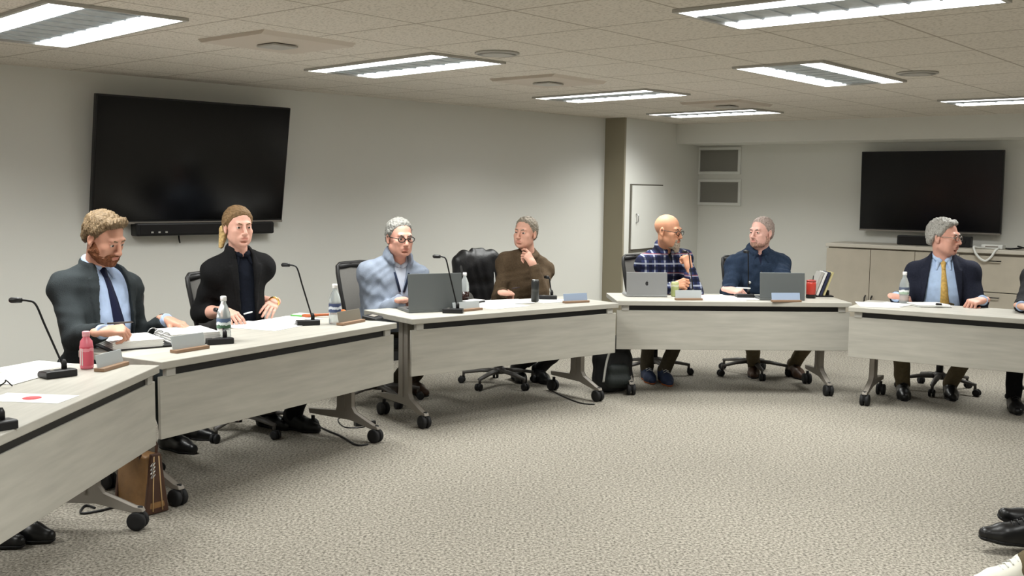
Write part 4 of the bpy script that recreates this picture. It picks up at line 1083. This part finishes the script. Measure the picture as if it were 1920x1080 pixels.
def ribbon(A, name, xs_z_w, m, gr, th=.004):
    # flat strip lying on the chest: list of (x, z, half width)
    v = []; f = []
    for (x, z, w) in xs_z_w:
        l = A['front'](x - w, z, gr); r = A['front'](x + w, z, gr); c = A['front'](x, z, gr)
        dd = max((c - A['N']) @ A['TF'], (l - A['N']) @ A['TF'], (r - A['N']) @ A['TF'])
        for p in (l, c, r): 
            p = p + A['TF'] * ((dd - (p - A['N']) @ A['TF']) * .6); v += [A['ml'](p + A['TF'] * th), A['ml'](p - A['TF'] * .002)]
    for i in range(len(xs_z_w) - 1):
        a, b = i * 6, (i + 1) * 6
        for k in (0, 2): f += [(a + k, a + k + 2, b + k + 2, b + k), (a + k + 1, b + k + 1, b + k + 3, a + k + 3)]
        f += [(a, b, b + 1, a + 1), (a + 4, a + 5, b + 5, b + 4)]
    e = (len(xs_z_w) - 1) * 6
    f += [(0, 1, 3, 2), (2, 3, 5, 4), (e, e + 2, e + 3, e + 1), (e + 2, e + 4, e + 5, e + 3)]
    mb = MB(); mb._add(v, f, None, 0, True); return mb.build(name, m, A['root'])
def suit(jm, sm, tie_m=None, xo=0.0, zs=(-.60, -.42, -.30, -.12, .0, .03), hws=(.05, .02, .03, .085, .07, .06), lap=.045, tie_x=0.0, cuffs=True, wr=7, collar_gap=.35, sleeve=None, tie_len=-.50):
    def f(A):
        s = A['s']
        sh = [implicit(A['torso'], .008, g=-.002, disp=wrinkle(wr + 1, .003, .09))] + [rx_(implicit(A['ring'](.058, .022, -.028, .014, gap=collar_gap), .005))]
        if cuffs:
            for sd in (-1, 1):
                S, E, W, h = A['arms'][sd]; d = nrmz(W - E); sh.append(implicit([cap(W - d * .04, W + d * .004, .036 * s, .034 * s, .01)], .005, clips=[lambda P: (P - W) @ d - .012]))
        # collar points
        for sd in (-1, 1):
            a = A['tw'](sd * .03, .055, .002); b = A['front'](sd * .045, -.055, .006); sh.append(implicit([cap(a, b, .016 * s, .007 * s, .006, sq=(A['TF'], .5))], .004))
        add_mesh('shirt', sh, sm, A['root'], A['mi'])
        V = vee(A, zs, hws, xo)
        def ex(P, v):
            x, y, z = tbox(A, P); hw = np.interp(z, zs, hws)
            lw = np.interp(z, (-.40, -.32, -.10, -.06, -.055, .02), (0, .01, lap, lap * 1.15, lap * .75, lap * .6))
            band = (np.abs(np.abs(x - xo) - hw - lw * .5) - lw * .5) * s; return np.where((y > 0) & (z > -.42), np.minimum(v, np.maximum(v - .011, band)), v)
        jp = A['torso'] + A['arm_prims'](1.0, sleeve)
        jl = A['ring'](.067, .006, -.03, .010, gap=.9)
        add_mesh('jacket', [rx_(implicit(jp + jl, .0075, g=.011, clips=[V] + A['cuffclips'](-.012 * s, sleeve) + [lambda P: A['P0'][2] - .06 - P[:, 2]], disp=wrinkle(wr, .0042, .13), extra=ex))], jm, A['root'], A['mi'])
        if tie_m is not None:
            pts = [(tie_x * t_, z, w) for t_, z, w in [(0, -.018, .017), (.03, -.045, .013), (.1, -.07, .014), (.3, -.16, .021), (.55, -.26, .028), (.8, -.36, .034), (1.0, tie_len + .06, .037), (1.03, tie_len, .004)]]
            o = ribbon(A, 'tie', pts, tie_m, .0, .006)
            k = A['tw'](0, .078, -.03); add_mesh('tie_knot', [implicit([cap(A['front'](0, -.02, .004), A['front'](0, -.05, .004), .018 * s, .012 * s, .01, sq=(A['TF'], .7))], .004)], tie_m, o, np.linalg.inv(np.array(A['root'].matrix_basis)) if False else A['mi'])
    return f
def pullover(m, under=None, collar='crew', wr=9, zipm=None, amp=.006, sleeve=None, buttons=None, loose=.008, logo=None, watch=None):
    def f(A):
        s = A['s']; jp = A['torso'] + A['arm_prims'](1.0); cl = []
        zs, hw = None, None
        if collar == 'zip': zs, hw = (-.20, -.17, 0, .05), (-.01, .0, .050, .062); cl.append(vee(A, zs, hw))
        if collar == 'shirt': zs, hw = (-.10, -.08, 0, .04), (-.01, .0, .018, .03); cl.append(vee(A, zs, hw))
        if under is not None:
            add_mesh('undershirt', [implicit(A['torso'], .009, g=-.001)] + [rx_(implicit(A['ring'](.057, .015, -.03, .010 if collar != 'zip' else .013, gap=.25), .005))], under, A['root'], A['mi'])
        if collar == 'crew': cr = A['ring'](.064, .008, -.026, .011)
        elif collar == 'zip': cr = A['ring'](.072, .022, -.01, .016, gap=.75) + A['ring'](.070, .040, -.012, .012, gap=.8)
        else: cr = A['ring'](.062, .020, -.026, .014, gap=.45)
        add_mesh('sweater' if collar in ('crew', 'zip') else 'shirt', [rx_(implicit(jp + cr, .0075, g=loose, clips=cl + A['cuffclips'](0, sleeve) + [lambda P: A['P0'][2] - .05 - P[:, 2]], disp=wrinkle(wr, amp, .10)))] + (
            [implicit([cap(A['tw'](sd * .028, .062, .012), A['front'](sd * .055, -.06, .012), .016 * s, .008 * s, .006, sq=(A['TF'], .5))], .004) for sd in (-1, 1)] if collar == 'shirt' else []), m, A['root'], A['mi'])
        if zipm is not None:
            o = ribbon(A, 'zip', [(0, -.175, .006), (0, -.22, .006), (0, -.27, .006)], zipm, loose + .004, .003)
            for sd in (-1, 1): ribbon(A, 'collar_trim', [(sd * .050, -.045, .006), (sd * .036, -.085, .008), (sd * .014, -.15, .008)], zipm, loose + .004, .003)
        if buttons is not None:
            for z in (-.12, -.20, -.28, -.36):
                mb = MB(); p = A['front'](0.0, z, loose + .003); a = A['ml'](p + A['TF'] * .003); b = A['ml'](p - A['TF'] * .002); mb.tube([a, b], .006, 10); mb.build('button', buttons, A['root'])
        if logo is not None:
            p = A['front'](logo[0], logo[1], loose + .003); c = A['ml'](p + A['TF'] * .002)
            mb = MB(); mb.tube([c, A['ml'](p - A['TF'] * .002)], .012 * s, 12); mb.build('chest_emblem', M_WHITE, A['root'])
    return f
# ------------------------------------------------------------------ people
def fw(i, turn=0.0): c, u, v, a = tf(i); return math.atan2(-v[1], -v[0]) + R(turn)
def wh(p0, p1, pose, n=Z3, **k):          # hand from a wrist point to a finger tip point
    p0 = np.asarray(p0, float); p1 = np.asarray(p1, float); return dict(w=p0, d=nrmz(p1 - p0), n=np.asarray(n, float), pose=pose, **k)
def foot(px, py, d, i=None): p = atz(px, py, 0); p[2] = .085; return (p, np.array([d[0], d[1], 0.0]))
C_SUITG = cloth('dark_grey_suit', (46, 51, 53), .08, 90); C_SHIRTB = cloth('light_blue_shirt', (166, 184, 214), .06, 40, .1); C_TIEN = cloth('navy_tie', (24, 28, 52), .1, 80, .1, .6)
C_BLZ = cloth('black_blazer', (24, 24, 25), .2, 90); C_BLOU = cloth('dark_navy_blouse', (18, 22, 32), .2, 60)
C_QZ = cloth('blue_grey_knit', (132, 141, 156), .07, 30, .3); C_ZIP = cloth('navy_trim', (40, 48, 68), .1, 60); C_UND = cloth('pale_undershirt', (196, 204, 220), .05, 40, .1)
C_BRN = cloth('brown_knit', (84, 70, 54), .18, 110, .4); C_NVY = cloth('navy_shirt', (38, 50, 68), .16, 70, .25); C_SUITN = cloth('navy_suit', (38, 41, 54), .15, 90)
C_SHL = cloth('pale_blue_shirt', (178, 200, 232), .05, 40, .1); C_TIEY = cloth('gold_tie', (204, 168, 96), .22, 60, .1, .5); C_RED = cloth('red_top', (170, 30, 34), .12, 60); C_DKS = cloth('charcoal_suit', (44, 44, 46), .15, 80)
C_TRB = cloth('black_trousers', (20, 20, 22), .15, 60); C_TRK = cloth('khaki_trousers', (98, 88, 68), .12, 60); C_TRO = cloth('olive_trousers', (70, 64, 52), .12, 60); C_TRD = cloth('dark_trousers', (40, 38, 38), .15, 60); C_JEAN = cloth('dark_jeans', (44, 54, 78), .2, 60)
LEA = mat('black_leather', (16, 16, 17), .35); BRL = mat('brown_leather', (70, 48, 34), .45); BLS = mat('navy_sneaker', (36, 48, 76), .7); ORS = mat('orange_sole', (178, 96, 48), .7); WHS = mat('white_sneaker', (214, 212, 200), .6); TAN = mat('tan_sole', (150, 118, 66), .7)
SH_B = (LEA, M_RUB, M_BLK); SH_BR = (BRL, M_RUB, M_BLK); SH_N = (BLS, ORS, M_WHITE); SH_W = (WHS, TAN, M_WHITE)
M_GLB = mat('glasses_black', (28, 24, 22), .4); M_GLM = mat('glasses_metal', (120, 112, 104), .35, metal=.6)
MENHAIR = ([-.16, -.09, -.055, -.035, -.02, .0, .02, .04, .055, .068, .2], [-.085, -.075, -.05, -.01, .0, -.006, .022, .062, .08, .092, .098])

def xy(p): return (float(p[0]), float(p[1]))
# 1 bearded man in the dark grey suit
f = fw(2, -8); pl = tp(2, -.60, .88, 0)
person('bearded man in a dark grey suit and navy tie reading the ring binder', f, xy(pl), (-2.115, 5.49, 1.398), s=1.08, hs=1.10, look=(.93, -.36), pitch=-26, roll=4, g=1.06, nb=(-.0, -.06, -0.147), sw=1.02,
       R_=dict(w=atz(193, 622, .835), d=nrmz(atz(232, 618, .84) - atz(193, 622, .835)), n=np.array([-.2, -.55, .8]), pose='pen'),
       L_=dict(w=atz(313, 600, .83), d=nrmz(atz(352, 612, .80) - atz(313, 600, .83)), n=np.array([.1, .0, 1.0]), pose='rest'),
       feet={1: foot(318, 842, (.8, -.5)), -1: foot(345, 820, (.9, -.3))}, skin_c=(198, 148, 126), jaw=1.05, trousers=C_SUITG, shoes=SH_B,
       outfit=suit(C_SUITG, C_SHIRTB, C_TIEN, xo=-.035, zs=(-.60, -.46, -.34, -.16, .0, .03), hws=(.13, .115, .105, .095, .07, .06), tie_x=-.06, wr=21),
       hair=dict(line=MENHAIR, th=.012, col=(106, 88, 64), amp=.004, wl=.022, seed=3, extra=[((-.045, .035, .098), (.045, .045, .10), .026, .026)]),
       beard=dict(col=(124, 80, 56), th=.008))
chair(pl[0] + .02, pl[1] - .0, fw(2, -40), 'office chair under the bearded man in the dark grey suit')
# 2 woman in the black blazer
f = fw(2, -20); pl = tp(2, .50, .94, 0)
person('woman in a black blazer with a blonde ponytail looking to the right', f, xy(pl), (-1.684, 6.40, 1.435), s=1.02, hs=1.03, look=(.60, -.80), pitch=-3, g=.92, nb=(-.015, -.03, -0.158), sw=.95,
       R_=dict(w=atz(420, 583, .81), d=nrmz(atz(458, 602, .765) - atz(420, 583, .81)), n=np.array([-.2, -.3, 1.0]), pose='typ', bare=True),
       L_=dict(w=atz(516, 566, .83), d=nrmz(atz(488, 596, .765) - atz(516, 566, .83)), n=np.array([.4, -.5, .8]), pose='rest', bare=True),
       feet={1: foot(498, 800, (.75, -.5)), -1: foot(548, 806, (.9, -.4))}, skin_c=(216, 166, 148), jaw=.86, trousers=C_TRB, shoes=SH_B,
       outfit=suit(C_BLZ, C_BLOU, None, xo=0, zs=(-.60, -.42, -.30, -.12, .0, .03), hws=(.06, .05, .048, .052, .05, .045), cuffs=False, sleeve={1: .50, -1: .62}, wr=31, collar_gap=.3),
       hair=dict(line=([-.16, -.09, -.05, -.02, .0, .02, .045, .065, .08, .2], [-.07, -.06, -.045, -.02, -.008, .014, .05, .074, .090, .1]), th=.011, col=(124, 98, 68), amp=.0025, wl=.02, seed=5, tail=[((.01, -.10, .0), (.04, -.125, -.03), .022, .026), ((.04, -.125, -.03), (.065, -.105, -.125), .028, .016)]))
chair(*xy(tp(2, .51, .93, 0)), fw(2, -4), 'office chair with its back seen left of the woman in the black blazer')
# 3 man with glasses in the quarter zip
f = fw(3, -6); pl = tp(3, -.56, .95, 0)
person('grey haired man with dark glasses in a blue grey quarter zip pullover', f, xy(pl), (-.79, 7.33, 1.347), s=1.12, hs=1.10, look=(.52, -.85), pitch=-6, g=1.16, nb=(-.01, -.05, -0.145), sw=1.05,
       R_=dict(w=atz(752, 563, .79), d=nrmz(atz(786, 561, .775) - atz(752, 563, .79)), n=np.array([-.2, -.3, 1.0]), pose='typ'),
       L_=dict(w=atz(836, 556, .80), d=nrmz(atz(812, 562, .775) - atz(836, 556, .80)), n=np.array([.2, -.2, 1.0]), pose='typ'),
       feet={1: foot(735, 742, (.6, -.7)), -1: foot(768, 735, (.6, -.7))}, skin_c=(212, 158, 140), jaw=1.18, trousers=C_TRO, shoes=SH_BR,
       outfit=pullover(C_QZ, C_UND, 'zip', 41, C_ZIP, amp=.0055, loose=.012), glasses=dict(r=.0030, m=M_GLB),
       hair=dict(line=MENHAIR, th=.009, col=(136, 135, 130), amp=.003, wl=.025, seed=8))
chair(*xy(tp(3, -.57, .98, 0)), fw(3, -4), 'office chair behind the man in the blue grey pullover')
# 4 man in the brown sweater
f = fw(3, -18); pl = tp(3, .66, .95, 0)
yc = 8.21
person('man in a brown sweater resting his chin on his hand', f, xy(pl), (.105, 8.20, 1.35), s=1.03, hs=1.04, look=(-.52, -.86), pitch=0, roll=-3, g=.98, nb=(-.04, -.03, -0.155), sw=1.0,
       R_=dict(w=atz(944, 549, .785), d=nrmz(atz(978, 549, .77) - atz(944, 549, .785)), n=np.array([.0, -.5, .9]), pose='pen'),
       L_=dict(w=aty(1000, 497, 8.02), d=nrmz(aty(978, 462, 8.045) - aty(1000, 497, 8.02)), n=np.array([.55, -.7, .25]), pose='chin', elbow=aty(1016, 550, 8.02)),
       feet={1: foot(968, 712, (.3, -.9)), -1: foot(1008, 714, (.4, -.9))}, skin_c=(214, 164, 144), jaw=1.0, trousers=C_TRD, shoes=SH_B,
       outfit=pullover(C_BRN, None, 'crew', 51, amp=.005), hair=dict(line=MENHAIR, th=.008, col=(136, 127, 114), amp=.003, wl=.02, seed=9))
chair(*xy(tp(3, .56, 1.0, 0)), fw(3, 4), 'office chair with a black coat over its back, under the man in brown')
JC = CH_USED[-1]
# 5 bald man in plaid
f = fw(4, 20); pl = tp(4, -.39, 1.0, 0)
person('bald man with a grey goatee in a plaid shirt, hand at his chin', f, xy(pl), (1.305, 8.62, 1.372), s=1.08, hs=1.12, look=(.80, -.60), pitch=-8, g=1.14, nb=(-.01, -.05, -0.145), sw=1.05,
       R_=dict(w=aty(1262, 537, 8.36), d=nrmz(aty(1292, 528, 8.30) - aty(1262, 537, 8.36)), n=np.array([.0, -.8, .5]), pose='fist'),
       L_=dict(w=aty(1292, 503, 8.42), d=nrmz(aty(1284, 470, 8.47) - aty(1292, 503, 8.42)), n=np.array([.45, -.85, .1]), pose='fist', elbow=aty(1304, 548, 8.40)),
       feet={1: foot(1212, 712, (.1, -1)), -1: foot(1244, 716, (.1, -1))}, skin_c=(204, 148, 118), jaw=1.1, trousers=C_TRO, shoes=SH_N,
       outfit=pullover(plaid(), C_DKS, 'shirt', 61, amp=.006, loose=.012), glasses=dict(r=.0022, m=M_GLB),
       beard=dict(col=(168, 156, 140), th=.008, xw=.032, long=.028, line=([-.03, .03, .04, .06, .1, .14], [-.2, -.2, -.06, -.052, -.05, -.042])))
chair(*xy(tp(4, -.43, .98, 0)), fw(4, 12), 'office chair behind the bald man in the plaid shirt')
# 6 man in the navy shirt
f = fw(4, -4); pl = tp(4, .44, 1.0, 0)
person('heavyset man in a navy button shirt turning his head to the left', f, xy(pl), (2.085, 8.745, 1.362), s=1.10, hs=1.08, look=(-.78, -.62), pitch=-2, g=1.18, nb=(.01, -.03, -0.145), sw=1.06,
       R_=dict(w=atz(1366, 543, .785), d=nrmz(atz(1402, 549, .77) - atz(1366, 543, .785)), n=np.array([.0, -.45, .9]), pose='pen'),
       L_=dict(w=atz(1482, 549, .79), d=nrmz(atz(1455, 552, .775) - atz(1482, 549, .79)), n=np.array([.1, -.1, 1.0]), pose='typ'),
       feet={1: foot(1412, 702, (-.2, -1)), -1: foot(1487, 704, (.1, -1))}, skin_c=(218, 170, 156), jaw=1.16, trousers=C_TRK, shoes=SH_BR,
       outfit=pullover(C_NVY, C_TIEN, 'shirt', 71, amp=.007, loose=.012, logo=(.09, -.20), buttons=M_BLK), hair=dict(line=MENHAIR, th=.006, col=(158, 142, 134), amp=.002, wl=.02, seed=12),
       beard=dict(col=(168, 132, 116), th=.003))
chair(*xy(tp(4, .42, 1.0, 0)), fw(4, 2), 'office chair under the man in the navy shirt')
# 7 man with the yellow tie
f = fw(5, 12); pl = tp(5, -.42, 1.0, 0)
person('grey haired man in a navy suit with a yellow tie looking right', f, xy(pl), (3.365, 8.09, 1.376), s=1.13, hs=1.15, look=(.68, -.73), pitch=-4, g=1.20, nb=(.0, -.03, -0.145), sw=1.06,
       R_=dict(w=atz(1680, 556, .785), d=nrmz(atz(1712, 560, .77) - atz(1680, 556, .785)), n=np.array([.0, -.3, 1.0]), pose='pen'),
       L_=dict(w=atz(1842, 563, .79), d=nrmz(atz(1812, 569, .77) - atz(1842, 563, .79)), n=np.array([.0, -.3, 1.0]), pose='fist'),
       feet={1: foot(1692, 742, (-.3, -1)), -1: foot(1780, 742, (-.3, -1))}, skin_c=(218, 164, 146), jaw=1.16, trousers=C_TRK, shoes=SH_B,
       outfit=suit(C_SUITN, C_SHL, C_TIEY, xo=.01, zs=(-.60, -.46, -.34, -.16, .0, .03), hws=(.17, .15, .125, .095, .068, .06), tie_x=-.015, wr=81, tie_len=-.44), glasses=dict(r=.0022, m=M_GLM),
       hair=dict(line=MENHAIR, th=.015, col=(166, 164, 158), amp=.004, wl=.03, seed=14, extra=[((-.04, .035, .098), (.045, .042, .096), .024, .024)]))
chair(*xy(tp(5, -.42, 1.04, 0)), fw(5, 0), 'office chair under the man with the yellow tie')
# 8 person at the right edge
f = fw(5, 10); pl = tp(5, .40, .98, 0)
hcr = tp(5, .40, .86, 1.36)
person('person in a dark suit cut by the right edge of the photo', f, xy(pl), hcr, s=1.08, hs=1.06, g=1.08, look=(-.7, -.7),
       R_=dict(w=atz(1915, 574, .785), d=np.array([.3, -.9, -.1]), n=np.array([.0, -.3, 1.0]), pose='rest'), L_=None,
       feet={1: foot(1900, 768, (-.3, -1)), -1: foot(1960, 765, (-.2, -1))}, trousers=C_TRB, shoes=SH_B, outfit=suit(C_DKS, C_SHIRTB, C_TIEN, wr=91), hair=dict(line=MENHAIR, th=.01, col=(90, 76, 62), seed=15))
chair(*xy(tp(5, .40, 1.03, 0)), fw(5, 0), 'office chair at the right edge of the photo')
# 9 person in red at the left edge
f = fw(1, 0); pl = (-2.84, 4.70)
person('person in a red top cut by the left edge of the photo', f, pl, (-2.74, 4.68, 1.34), s=1.0, hs=1.0, look=(.9, -.3),
       R_=None, L_=dict(w=np.array([-2.46, 4.60, .80]), d=np.array([.9, -.3, -.1]), n=Z3, pose='rest'),
       feet={1: foot(-30, 1020, (1, -.3)), -1: foot(22, 1012, (1, -.2))}, trousers=C_TRB, shoes=SH_B, outfit=pullover(C_RED, None, 'crew', 95), hair=dict(line=MENHAIR, th=.01, col=(80, 60, 46), seed=16))
chair(-2.86, 4.70, fw(1, 0), 'office chair beyond the left edge of the photo under the person in red')
# 10, 11 outstretched feet at the lower right
SL = np.array([-1, .05, 0])
person('person in black dress shoes with crossed feet at the lower right edge', math.pi, (3.18, 4.62), (3.21, 4.62, 1.36), s=1.05, hs=1.05,
       feet={1: (aty(1932, 990, 4.46), np.array([-1, -.05, .16]), np.array([.16, 0, 1.0])), -1: (aty(1964, 976, 4.60), np.array([-.85, -.10, .40]), np.array([.4, -.2, .85]))}, trousers=C_TRB, shoes=SH_B,
       outfit=suit(C_DKS, C_SHIRTB, None, wr=96), hair=dict(line=MENHAIR, th=.01, col=(80, 66, 52), seed=17))
chair(3.22, 4.62, math.pi, 'office chair beyond the right edge under the person in dress shoes')
a11 = aty(1912, 1066, 4.18)
person('person in white sneakers with tan soles at the lower right corner', math.pi, (2.90, 3.86), (2.92, 3.86, 1.34), s=1.0, hs=1.03,
       feet={1: (a11, np.array([-1, -.1, 0]), Z3), -1: (a11 + [.1, -.2, 0], np.array([-1, .1, 0]), Z3)}, trousers=C_TRK, shoes=SH_W,
       outfit=pullover(C_NVY, None, 'crew', 97), hair=dict(line=MENHAIR, th=.01, col=(80, 66, 52), seed=18))
chair(2.94, 3.86, math.pi, 'office chair beyond the right edge under the person in sneakers')

# ------------------------------------------------------------------ things held or worn loosely
pen(atz(1393, 541, .815), R(150), (230, 230, 226), 'white pen in the hand of the man in the navy shirt', .12)
pen(atz(226, 607, .85), R(35), (60, 50, 44), 'dark pen in the hand of the bearded man', .13)
pen(atz(466, 588, .80), R(80), (205, 208, 210), 'silver pen in the right hand of the woman', .12)
pen(atz(968, 541, .80), R(60), (70, 58, 60), 'dark pen in the right hand of the man in brown', .12)
w = atz(512, 568, .83)
mb = MB(); ax = nrmz(atz(488, 596, .765) - atz(516, 566, .83)); e1 = nrmz(np.cross(ax, Z3)); e2 = np.cross(ax, e1)
mb.tube([w - ax * .02 + e1 * .031 * math.cos(a) + e2 * .031 * math.sin(a) for a in np.linspace(0, 6.283, 25)[:-1]], .006, 8, closed=True)
tag(mb.build('bracelet', mat('gold', (226, 190, 110), .25, metal=.9)), 'gold bracelet on the left wrist of the woman', 'bracelet')

# black coat over the back of the brown sweater man's chair
cm = Matrix.Translation(JC.location) @ Matrix.Rotation(JC.rotation_euler.z, 4, 'Z'); cmn = np.array(cm)
def cw(x, y, z): return (cmn @ np.array([x, y, z, 1]))[:3]
pr = [cap(cw(-.15, -.285, 1.02), cw(.15, -.285, 1.02), .045, .045, .04)]
for zz, hw_c in ((.96, .16), (.90, .17), (.82, .18), (.74, .175), (.66, .17), (.58, .16)):
    pr.append(cap(cw(-hw_c, -.275, zz), cw(hw_c, -.275, zz), .055, .055, .06))
for sd in (-1, 1):
    pr += [cap(cw(sd * .14, -.285, 1.02), cw(sd * .20, -.28, .98), .05, .05, .04), cap(cw(sd * .20, -.28, .98), cw(sd * .235, -.25, .55), .045, .04, .03)]
pr += [cap(cw(-.05, -.29, 1.065), cw(.05, -.29, 1.065), .025, .025, .03)]
t = thing('coat', JC.location, JC.rotation_euler.z, 'black coat draped over the chair back beside the man in brown', 'coat')
add_mesh('coat_body', [rx_(implicit(pr, .0085, disp=wrinkle(101, .005, .16)))], mat('black_coat', (22, 22, 24), .45, bump=.2, bscale=60), t, np.linalg.inv(cmn))
mb = MB(); mb.tube(spline([(-.12, -.225, .92), (-.13, -.215, .80), (-.12, -.21, .62)]), .007, 6); mb.build('zip_edge', M_WHITE, t)['label'] = 'white zip edge'

# handbag below the table corner
hb = thing('handbag', (-1.785, 4.92, 0), R(-38), 'brown and tan leather handbag on the floor at the table corner', 'bag')
M_TANB = mat('tan_leather', (132, 98, 60), .5, var=.15, scale=12, bump=.1); M_DKB = mat('dark_brown_leather', (70, 46, 34), .45, var=.15, scale=12, bump=.1)
def q(v): return np.asarray(v, float)
mb = MB(); mb.prism([(-.15, .0), (.15, .0), (.165, .04), (.135, .33), (-.135, .33), (-.165, .04)], 'y', -.055, .055, bev=.014); smooth_all(mb.build('bag_body', M_TANB, hb))
mb = MB()
for sx in (-1, 1): mb.prism([(-.075, .004), (.075, .004), (.03, .345), (-.03, .345)], 'x', sx * .15 - .012, sx * .15 + .012, T(), bev=.006)
mb.build('side_panel', M_DKB, hb)
mb = MB(); 
for x in (.166,): 
    for y in (-.03, .03): mb.tube([(x, y, .02), (x - .004, y * .75, .17), (x - .006, y * .5, .33)], .004, 6)
mb.build('stitched_piping', mat('cream_piping', (196, 164, 120), .6), hb)
for y in (-.045, .045):
    mb = MB(); mb.tube(spline([(-.08, y, .30), (-.075, y * 1.3, .37), (0, y * 1.5, .39), (.075, y * 1.3, .37), (.08, y, .30)]), .009, 8); mb.build('strap', M_DKB, hb)
mb = MB()
for k in range(4): mb.tube([(.172 + .008 * math.cos(a), -.03 + .012 * math.sin(a), .29 - k * .022 + .010 * math.sin(a)) for a in np.linspace(0, 6.28, 13)[:-1]], .0025, 6, closed=True)
mb.build('metal_chain', M_CHROME, hb)
hb.scale = (.85, .85, .85)
# backpack
bk = thing('backpack', (.80, 8.03, 0), R(20), 'black backpack standing on the floor between the third and fourth tables', 'backpack')
bi = np.linalg.inv(np.array(Matrix.Translation((.80, 8.03, 0)) @ Matrix.Rotation(R(20), 4, 'Z')))
bw_ = lambda x, y, z: (np.linalg.inv(bi) @ np.array([x, y, z, 1]))[:3]
pr = [cap(bw_(-.07, 0, .10), bw_(.07, 0, .10), .10, .10, .06), cap(bw_(-.06, .02, .25), bw_(.06, .02, .25), .10, .10, .08), cap(bw_(-.03, .05, .36), bw_(.03, .05, .36), .08, .08, .08)]
add_mesh('bag_body', [rx_(implicit(pr, .009, clips=[lambda P: .004 - P[:, 2]], disp=wrinkle(7, .006, .12)))], mat('black_nylon', (20, 22, 24), .7, bump=.3), bk, bi)
add_mesh('front_pocket', [rx_(implicit([cap(bw_(-.06, -.08, .10), bw_(.06, -.08, .10), .055, .055, .04), cap(bw_(-.05, -.07, .19), bw_(.05, -.07, .19), .045, .045, .04)], .008, clips=[lambda P: .004 - P[:, 2]]))], mat('dark_green_nylon', (26, 32, 30), .7, bump=.3), bk, bi)
mb = MB(); mb.tube(spline([(-.07, -.08, .34), (-.11, -.10, .24), (-.13, -.10, .10)]), .010, 8, flat=(1.4, .5)); mb.build('reflective_strap', mat('pale_webbing', (170, 170, 164), .7), bk)['label'] = 'pale grey strap'
mb = MB(); mb.tube(spline([(-.03, .05, .42), (-.02, .06, .47), (.02, .06, .47), (.03, .05, .42)]), .007, 8); mb.build('grab_handle', M_BLK, bk)
# cables and power strip on the carpet
def cord(pts, r, label, m=M_BLK):
    mb = MB(); mb.tube(spline([atz(x, y, r) for x, y in pts], 8), r, 6); return tag(mb.build('floor_cable', m), label, 'cable')
cord([(560, 772), (600, 800), (640, 818), (668, 834), (690, 833)], .006, 'dark cord on the carpet beside the caster of the second table')
cord([(655, 776), (634, 786), (645, 800), (668, 802), (684, 800)], .004, 'thin cord loop at the table leg under the second table')
cord([(1030, 730), (1060, 745), (1090, 756), (1115, 758)], .005, 'dark cord on the carpet beside the caster of the third table')
cord([(178, 952), (160, 948), (152, 962), (185, 958), (215, 950), (236, 940)], .006, 'dark cord curled on the carpet beside the near table leg')
p = atz(684, 797, 0); t = thing('power_strip', p, a2 - R(30), 'small black power strip on the carpet at a table leg', 'power strip')
mb = MB(); mb.box((0, 0, .014), (.14, .05, .026), bev=.004); mb.build('case', M_BLK, t)
mb = MB(); 
for k in range(3): mb.box((-.045 + k * .045, 0, .0275), (.024, .026, .003))
mb.build('socket', M_GREY, t)
